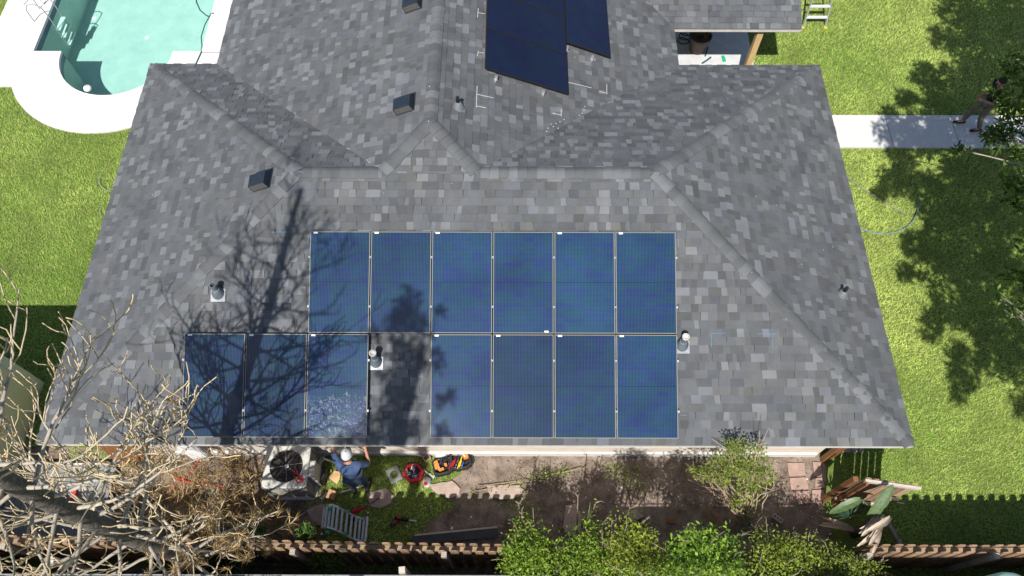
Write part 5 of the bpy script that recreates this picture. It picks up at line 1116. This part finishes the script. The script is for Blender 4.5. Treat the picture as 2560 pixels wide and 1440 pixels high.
# ---- hedge shrubs along the fence
def shrub(label, clumps, leaf=.062, n_leaf=1900, dark=(.035, .09, .008), light=(.33, .46, .05), p=1.3, stems=True, name='hedge_shrub', group='hedge shrubs along the fence'):
    c0 = sum((Vector(c[0]) for c in clumps), Vector())/len(clumps); t = thing(name, label, 'shrub', (c0.x, c0.y, 0), group)
    b = MB().color((.26, .21, .14))
    for p_, r in clumps:
        p_ = Vector(p_); b.tube([(c0.x+random.uniform(-.1, .1), c0.y, 0), (c0.x*.5+p_.x*.5, c0.y*.5+p_.y*.5, p_.z*.5), p_], [.022, .016, .008], 5)
        for k in range(3):
            e = p_+rv(.6)*r; b.tube([p_-Vector((0, 0, r*.5)), p_.lerp(e, .5)+rv(.03), e], [.009, .007, .004], 4)
    b.build('stem', 'branch', t); cc = np.concatenate([blob_pts(p_, (r*1.12, r*1.12, r), int(n_leaf*(r/.5)**2.2), .15) for p_, r in clumps])
    # twig clustering breaks the even spread
    k = max(8, len(cc)//22); ctr = cc[rng.integers(0, len(cc), k)]; near = rng.integers(0, k, len(cc)); cc = cc*.35+(ctr[near]+rng.normal(size=cc.shape)*.05)*.65
    np_mesh('foliage', leaves_np(cc, leaf, .42, .8), 4, leaf_cols(len(cc), dark, light, p), 'leaf', t); return t
def CL(*a): return [(P(x, y, z), r) for x, y, z, r in a]
shrub('bright green hedge shrub ending beside the wooden fence boards', CL((1290, 1350, 2.1, .26), (1335, 1325, 2.0, .22), (1275, 1400, 2.1, .30), (1350, 1385, 2.2, .36), (1305, 1285, 1.8, .12), (1297, 1260, 1.8, .07), (1280, 1440, 2.1, .35), (1350, 1440, 2.1, .38)))
shrub('leafy hedge shrub growing around the oval stepping stone', CL((1430, 1395, 2.3, .36), (1485, 1345, 2.3, .22), (1395, 1365, 2.1, .2), (1440, 1440, 2.2, .4), (1470, 1290, 2.0, .16), (1490, 1255, 2.0, .12), (1445, 1240, 1.9, .10), (1500, 1400, 2.3, .36), (1520, 1440, 2.3, .36)), light=(.33, .45, .05))
shrub('yellowish twiggy hedge shrub below the shaded dirt', CL((1560, 1340, 3.1, .25), (1600, 1310, 3.0, .2), (1580, 1390, 3.1, .32), (1530, 1300, 2.8, .18), (1620, 1350, 3.1, .25), (1600, 1440, 2.7, .36), (1575, 1268, 2.9, .12), (1640, 1410, 2.9, .3), (1520, 1360, 2.9, .2)), n_leaf=1500, dark=(.07, .10, .012), light=(.40, .46, .06))
shrub('broad-leaved glossy hedge shrub in full sun', CL((1710, 1350, 3.2, .27), (1760, 1390, 2.9, .32), (1690, 1400, 2.9, .32), (1720, 1310, 3.2, .15), (1790, 1340, 2.9, .22), (1750, 1432, 2.4, .36), (1820, 1395, 2.4, .32), (1850, 1335, 2.2, .2), (1690, 1440, 2.4, .3), (1830, 1440, 2.3, .3)), leaf=.085, n_leaf=1300, dark=(.035, .10, .01), light=(.34, .50, .06))
shrub('loose yellow-green hedge shrub next to the cored brick', CL((1930, 1370, 2.1, .26), (1980, 1350, 2.0, .2), (1900, 1395, 2.1, .28), (2030, 1370, 2.0, .26), (1960, 1420, 2.1, .32), (1890, 1440, 2.1, .3), (1890, 1315, 1.8, .14), (1985, 1330, 1.8, .1), (2030, 1430, 2.0, .3)), n_leaf=1500, dark=(.06, .10, .012), light=(.38, .46, .06))
shrub('tangled hedge shrub under the dry banana leaves', CL((2080, 1380, 1.9, .24), (2060, 1420, 1.9, .28), (2120, 1405, 1.9, .2), (2170, 1428, 1.9, .22), (2210, 1402, 1.8, .10), (2040, 1340, 1.4, .12), (2120, 1440, 1.8, .28), (2230, 1436, 1.8, .14)), n_leaf=1400, dark=(.05, .085, .012), light=(.30, .36, .06))
shrub('low leafy weeds growing on the sunny dirt by the wall', CL((1365, 1175, .12, .14), (1340, 1195, .1, .12), (1400, 1180, .12, .10), (1455, 1170, .12, .13), (1310, 1200, .12, .10), (1370, 1205, .1, .12), (1195, 1215, .08, .1), (1180, 1230, .08, .12)), leaf=.05, n_leaf=900, stems=False, name='weed_patch', group='weeds on the dirt')
shrub('tall loose hedge sprigs behind the glossy shrub, added to shade the dirt', CL((1490, 1436, 3.4, .18), (1545, 1445, 3.5, .2), (1610, 1440, 3.6, .17), (1670, 1448, 3.5, .2), (1735, 1442, 3.6, .18), (1800, 1446, 3.3, .16), (1900, 1444, 3.2, .16), (1975, 1444, 3.1, .18)), n_leaf=1500, dark=(.05, .10, .012), light=(.30, .41, .05))  # added row of sprigs, there to cast dappled shade on the dirt
# tall open shrub with bare stems, its top over the eave
TB2 = P(1865, 1305); ts = thing('tall_shrub', 'tall open shrub with pale twisting stems reaching the eave', 'shrub', TB2)
clp = CL((1795, 1165, 2.0, .24), (1840, 1150, 2.7, .28), (1870, 1180, 2.4, .26), (1900, 1160, 2.5, .22), (1850, 1118, 2.95, .16), (1895, 1120, 2.95, .13), (1765, 1185, 1.8, .16), (1735, 1178, 1.7, .12), (1920, 1190, 2.3, .16), (1810, 1200, 1.9, .16), (1860, 1225, 1.8, .18), (1840, 1260, 1.4, .14), (1825, 1110, 3.0, .1), (1890, 1215, 1.9, .12))
b = MB()
for p_, r in clp:
    b.color(tuple(c*random.uniform(.85, 1.2) for c in (.38, .31, .19)))
    for k in range(2):
        e = p_+rv(.4)*r; m1 = TB2.lerp(e, .35)+Vector((random.uniform(-.12, .12), random.uniform(-.08, .08), .15)); m2 = TB2.lerp(e, .7)+rv(.07)
        b.tube([TB2+Vector((random.uniform(-.12, .12), random.uniform(-.06, .06), 0)), m1, m2, e], [.022, .016, .011, .005], 5)
        for j in range(3): e2 = e+rv(.16); b.tube([m2.lerp(e, random.random()), e2], [.006, .003], 4)
b.build('stem', 'branch', ts)
cc = np.concatenate([blob_pts(p_, (r*1.1, r*1.1, r), int(1100*(r/.3)**2), .1) for p_, r in clp]); k = len(cc)//16; ctr = cc[rng.integers(0, len(cc), k)]; cc = cc*.35+(ctr[rng.integers(0, k, len(cc))]+rng.normal(size=cc.shape)*.04)*.65
# keep each leaf near its own clump
cc = np.concatenate([blob_pts(p_, (r*1.1, r*1.1, r), int(215*(r/.2)**2), .1) for p_, r in clp])
np_mesh('foliage', leaves_np(cc, .058, .42, .6), 4, leaf_cols(len(cc), (.07, .12, .012), (.30, .36, .06), 1.1), 'leaf', ts)
# ---- banana plant by the gate
bq = P(2135, 1335); bp_ = thing('banana_plant', 'banana plant with broad green leaves and hanging dry leaves by the gate', 'plant', bq)
b = MB(); b.tube([bq, bq+Vector((-.02, .02, .8)), bq+Vector((-.1, .02, 1.5))], [.09, .08, .05], 10); b.build('stalk', 'bark', bp_, smooth=True)
def big_leaf(a, m_, c, w, mt, fold=.25, name='leaf'):
    a, m_, c = Vector(a), Vector(m_), Vector(c); N = 14; b = MB(); vs_ = []; up = Vector((0, 0, 1))
    for i in range(N+1):
        t_ = i/N; p = a*(1-t_)**2+m_*2*t_*(1-t_)+c*t_**2; d = ((m_-a)*(1-t_)+(c-m_)*t_).normalized(); sd_ = d.cross(up).normalized(); ww = w*(math.sin(math.pi*min(1, t_*.93+.07))**.55)*random.uniform(.86, 1.05); n_ = sd_.cross(d)
        vs_ += [p-sd_*ww+n_*ww*fold, p-sd_*ww*.5+n_*ww*fold*.35, p, p+sd_*ww*.5+n_*ww*fold*.35, p+sd_*ww+n_*ww*fold]
    b.add(vs_, [(5*i+j, 5*i+j+1, 5*i+j+6, 5*i+j+5) for i in range(N) for j in range(4)])
    lf = b.build(name, mt, bp_); return lf
s_ = bq+Vector((-.1, .02, 1.5))
for st, e, w, mid in ((P(2152, 1248, 1.6), P(2072, 1284, 1.3), .085, .10), (P(2168, 1302, 1.5), P(2233, 1210, 1.95), .10, .12)):
    lf = big_leaf(st, st.lerp(e, .45)+Vector((0, 0, mid)), e, w, 'banana_leaf'); b = MB(); b.tube([s_, st], [.018, .012], 6); b.tube([st, st.lerp(e, .5)+Vector((0, 0, mid*.5)), e], [.012, .010, .004], 6); b.build('midrib', 'banana_leaf', lf)
MATS['dry_leaf_plain'] = mat('dry_leaf_plain', (.42, .33, .24), .85, .3, 9, c2=(.62, .52, .42), trans=.1)
for k in range(13):
    e = P(random.uniform(2128, 2190), random.uniform(1305, 1392), random.uniform(1.5, 1.9)); a = s_+rv(.06)-Vector((0, 0, .05)); big_leaf(a, a.lerp(e, .5)+Vector((random.uniform(-.1, .1), -.05, .2)), e, random.uniform(.03, .06), 'dry_leaf_plain', .8, 'dry_leaf')
for k in range(5):
    e = P(random.uniform(2020, 2085), random.uniform(1290, 1325), .1); a = bq+Vector((-.05, 0, .25)); big_leaf(a, a.lerp(e, .5)+Vector((0, 0, .15)), e, .04, 'dry_leaf_plain', .8, 'dry_leaf')
fq = P(2128, 1290); fp = thing('fan_palm', 'small dark fan palm tuft below the banana leaves', 'plant', (fq.x, fq.y, 0))
c1 = P(2125, 1293, 1.2); b = MB().color((.05, .09, .03)); b.tube([(fq.x, fq.y, 0), c1], .015, 6); b.build('stem', 'branch', fp)
for k in range(30):
    a = R(random.uniform(20, 200)); d = Vector((math.cos(a), math.sin(a)*.8, random.uniform(0, .5))).normalized(); e = c1+d*random.uniform(.22, .33); sd_ = d.cross(Vector((0, 0, 1))).normalized()*.012; m1 = c1.lerp(e, .5)+Vector((0, 0, .03))
    b = MB().color((.035*random.uniform(.8, 1.4), .075, .045)); b.add([c1, m1+sd_, e-Vector((0, 0, .05)), m1-sd_], [(0, 1, 2, 3)]); b.build('frond', 'leaf', fp)
# fallen palm fronds on the dirt
q = P(1785, 1300); pf = thing('fallen_frond', 'brown fallen palm frond on the dirt beside the hedge', 'frond', q)
b = MB().color((.25, .16, .09)); b.tube([P(1765, 1270, .03), P(1775, 1292, .05), P(1800, 1312, .03)], .012, 5); b.build('rib', 'branch', pf)
for k in range(22):
    t_ = k/21; o_ = P(1765+35*t_, 1270+42*t_, .05); sgn = 1 if k % 2 else -1; e = o_+Vector((sgn*.14+.05, sgn*.03-.05, -.02)); e.z = .03; sd_ = Vector((0, .012, 0)); b = MB().color((.27*random.uniform(.7, 1.3), .17, .10)); b.add([o_, o_.lerp(e, .5)+sd_, e, o_.lerp(e, .5)-sd_], [(0, 1, 2, 3)]); b.build('leaflet', 'dry_leaf', pf)
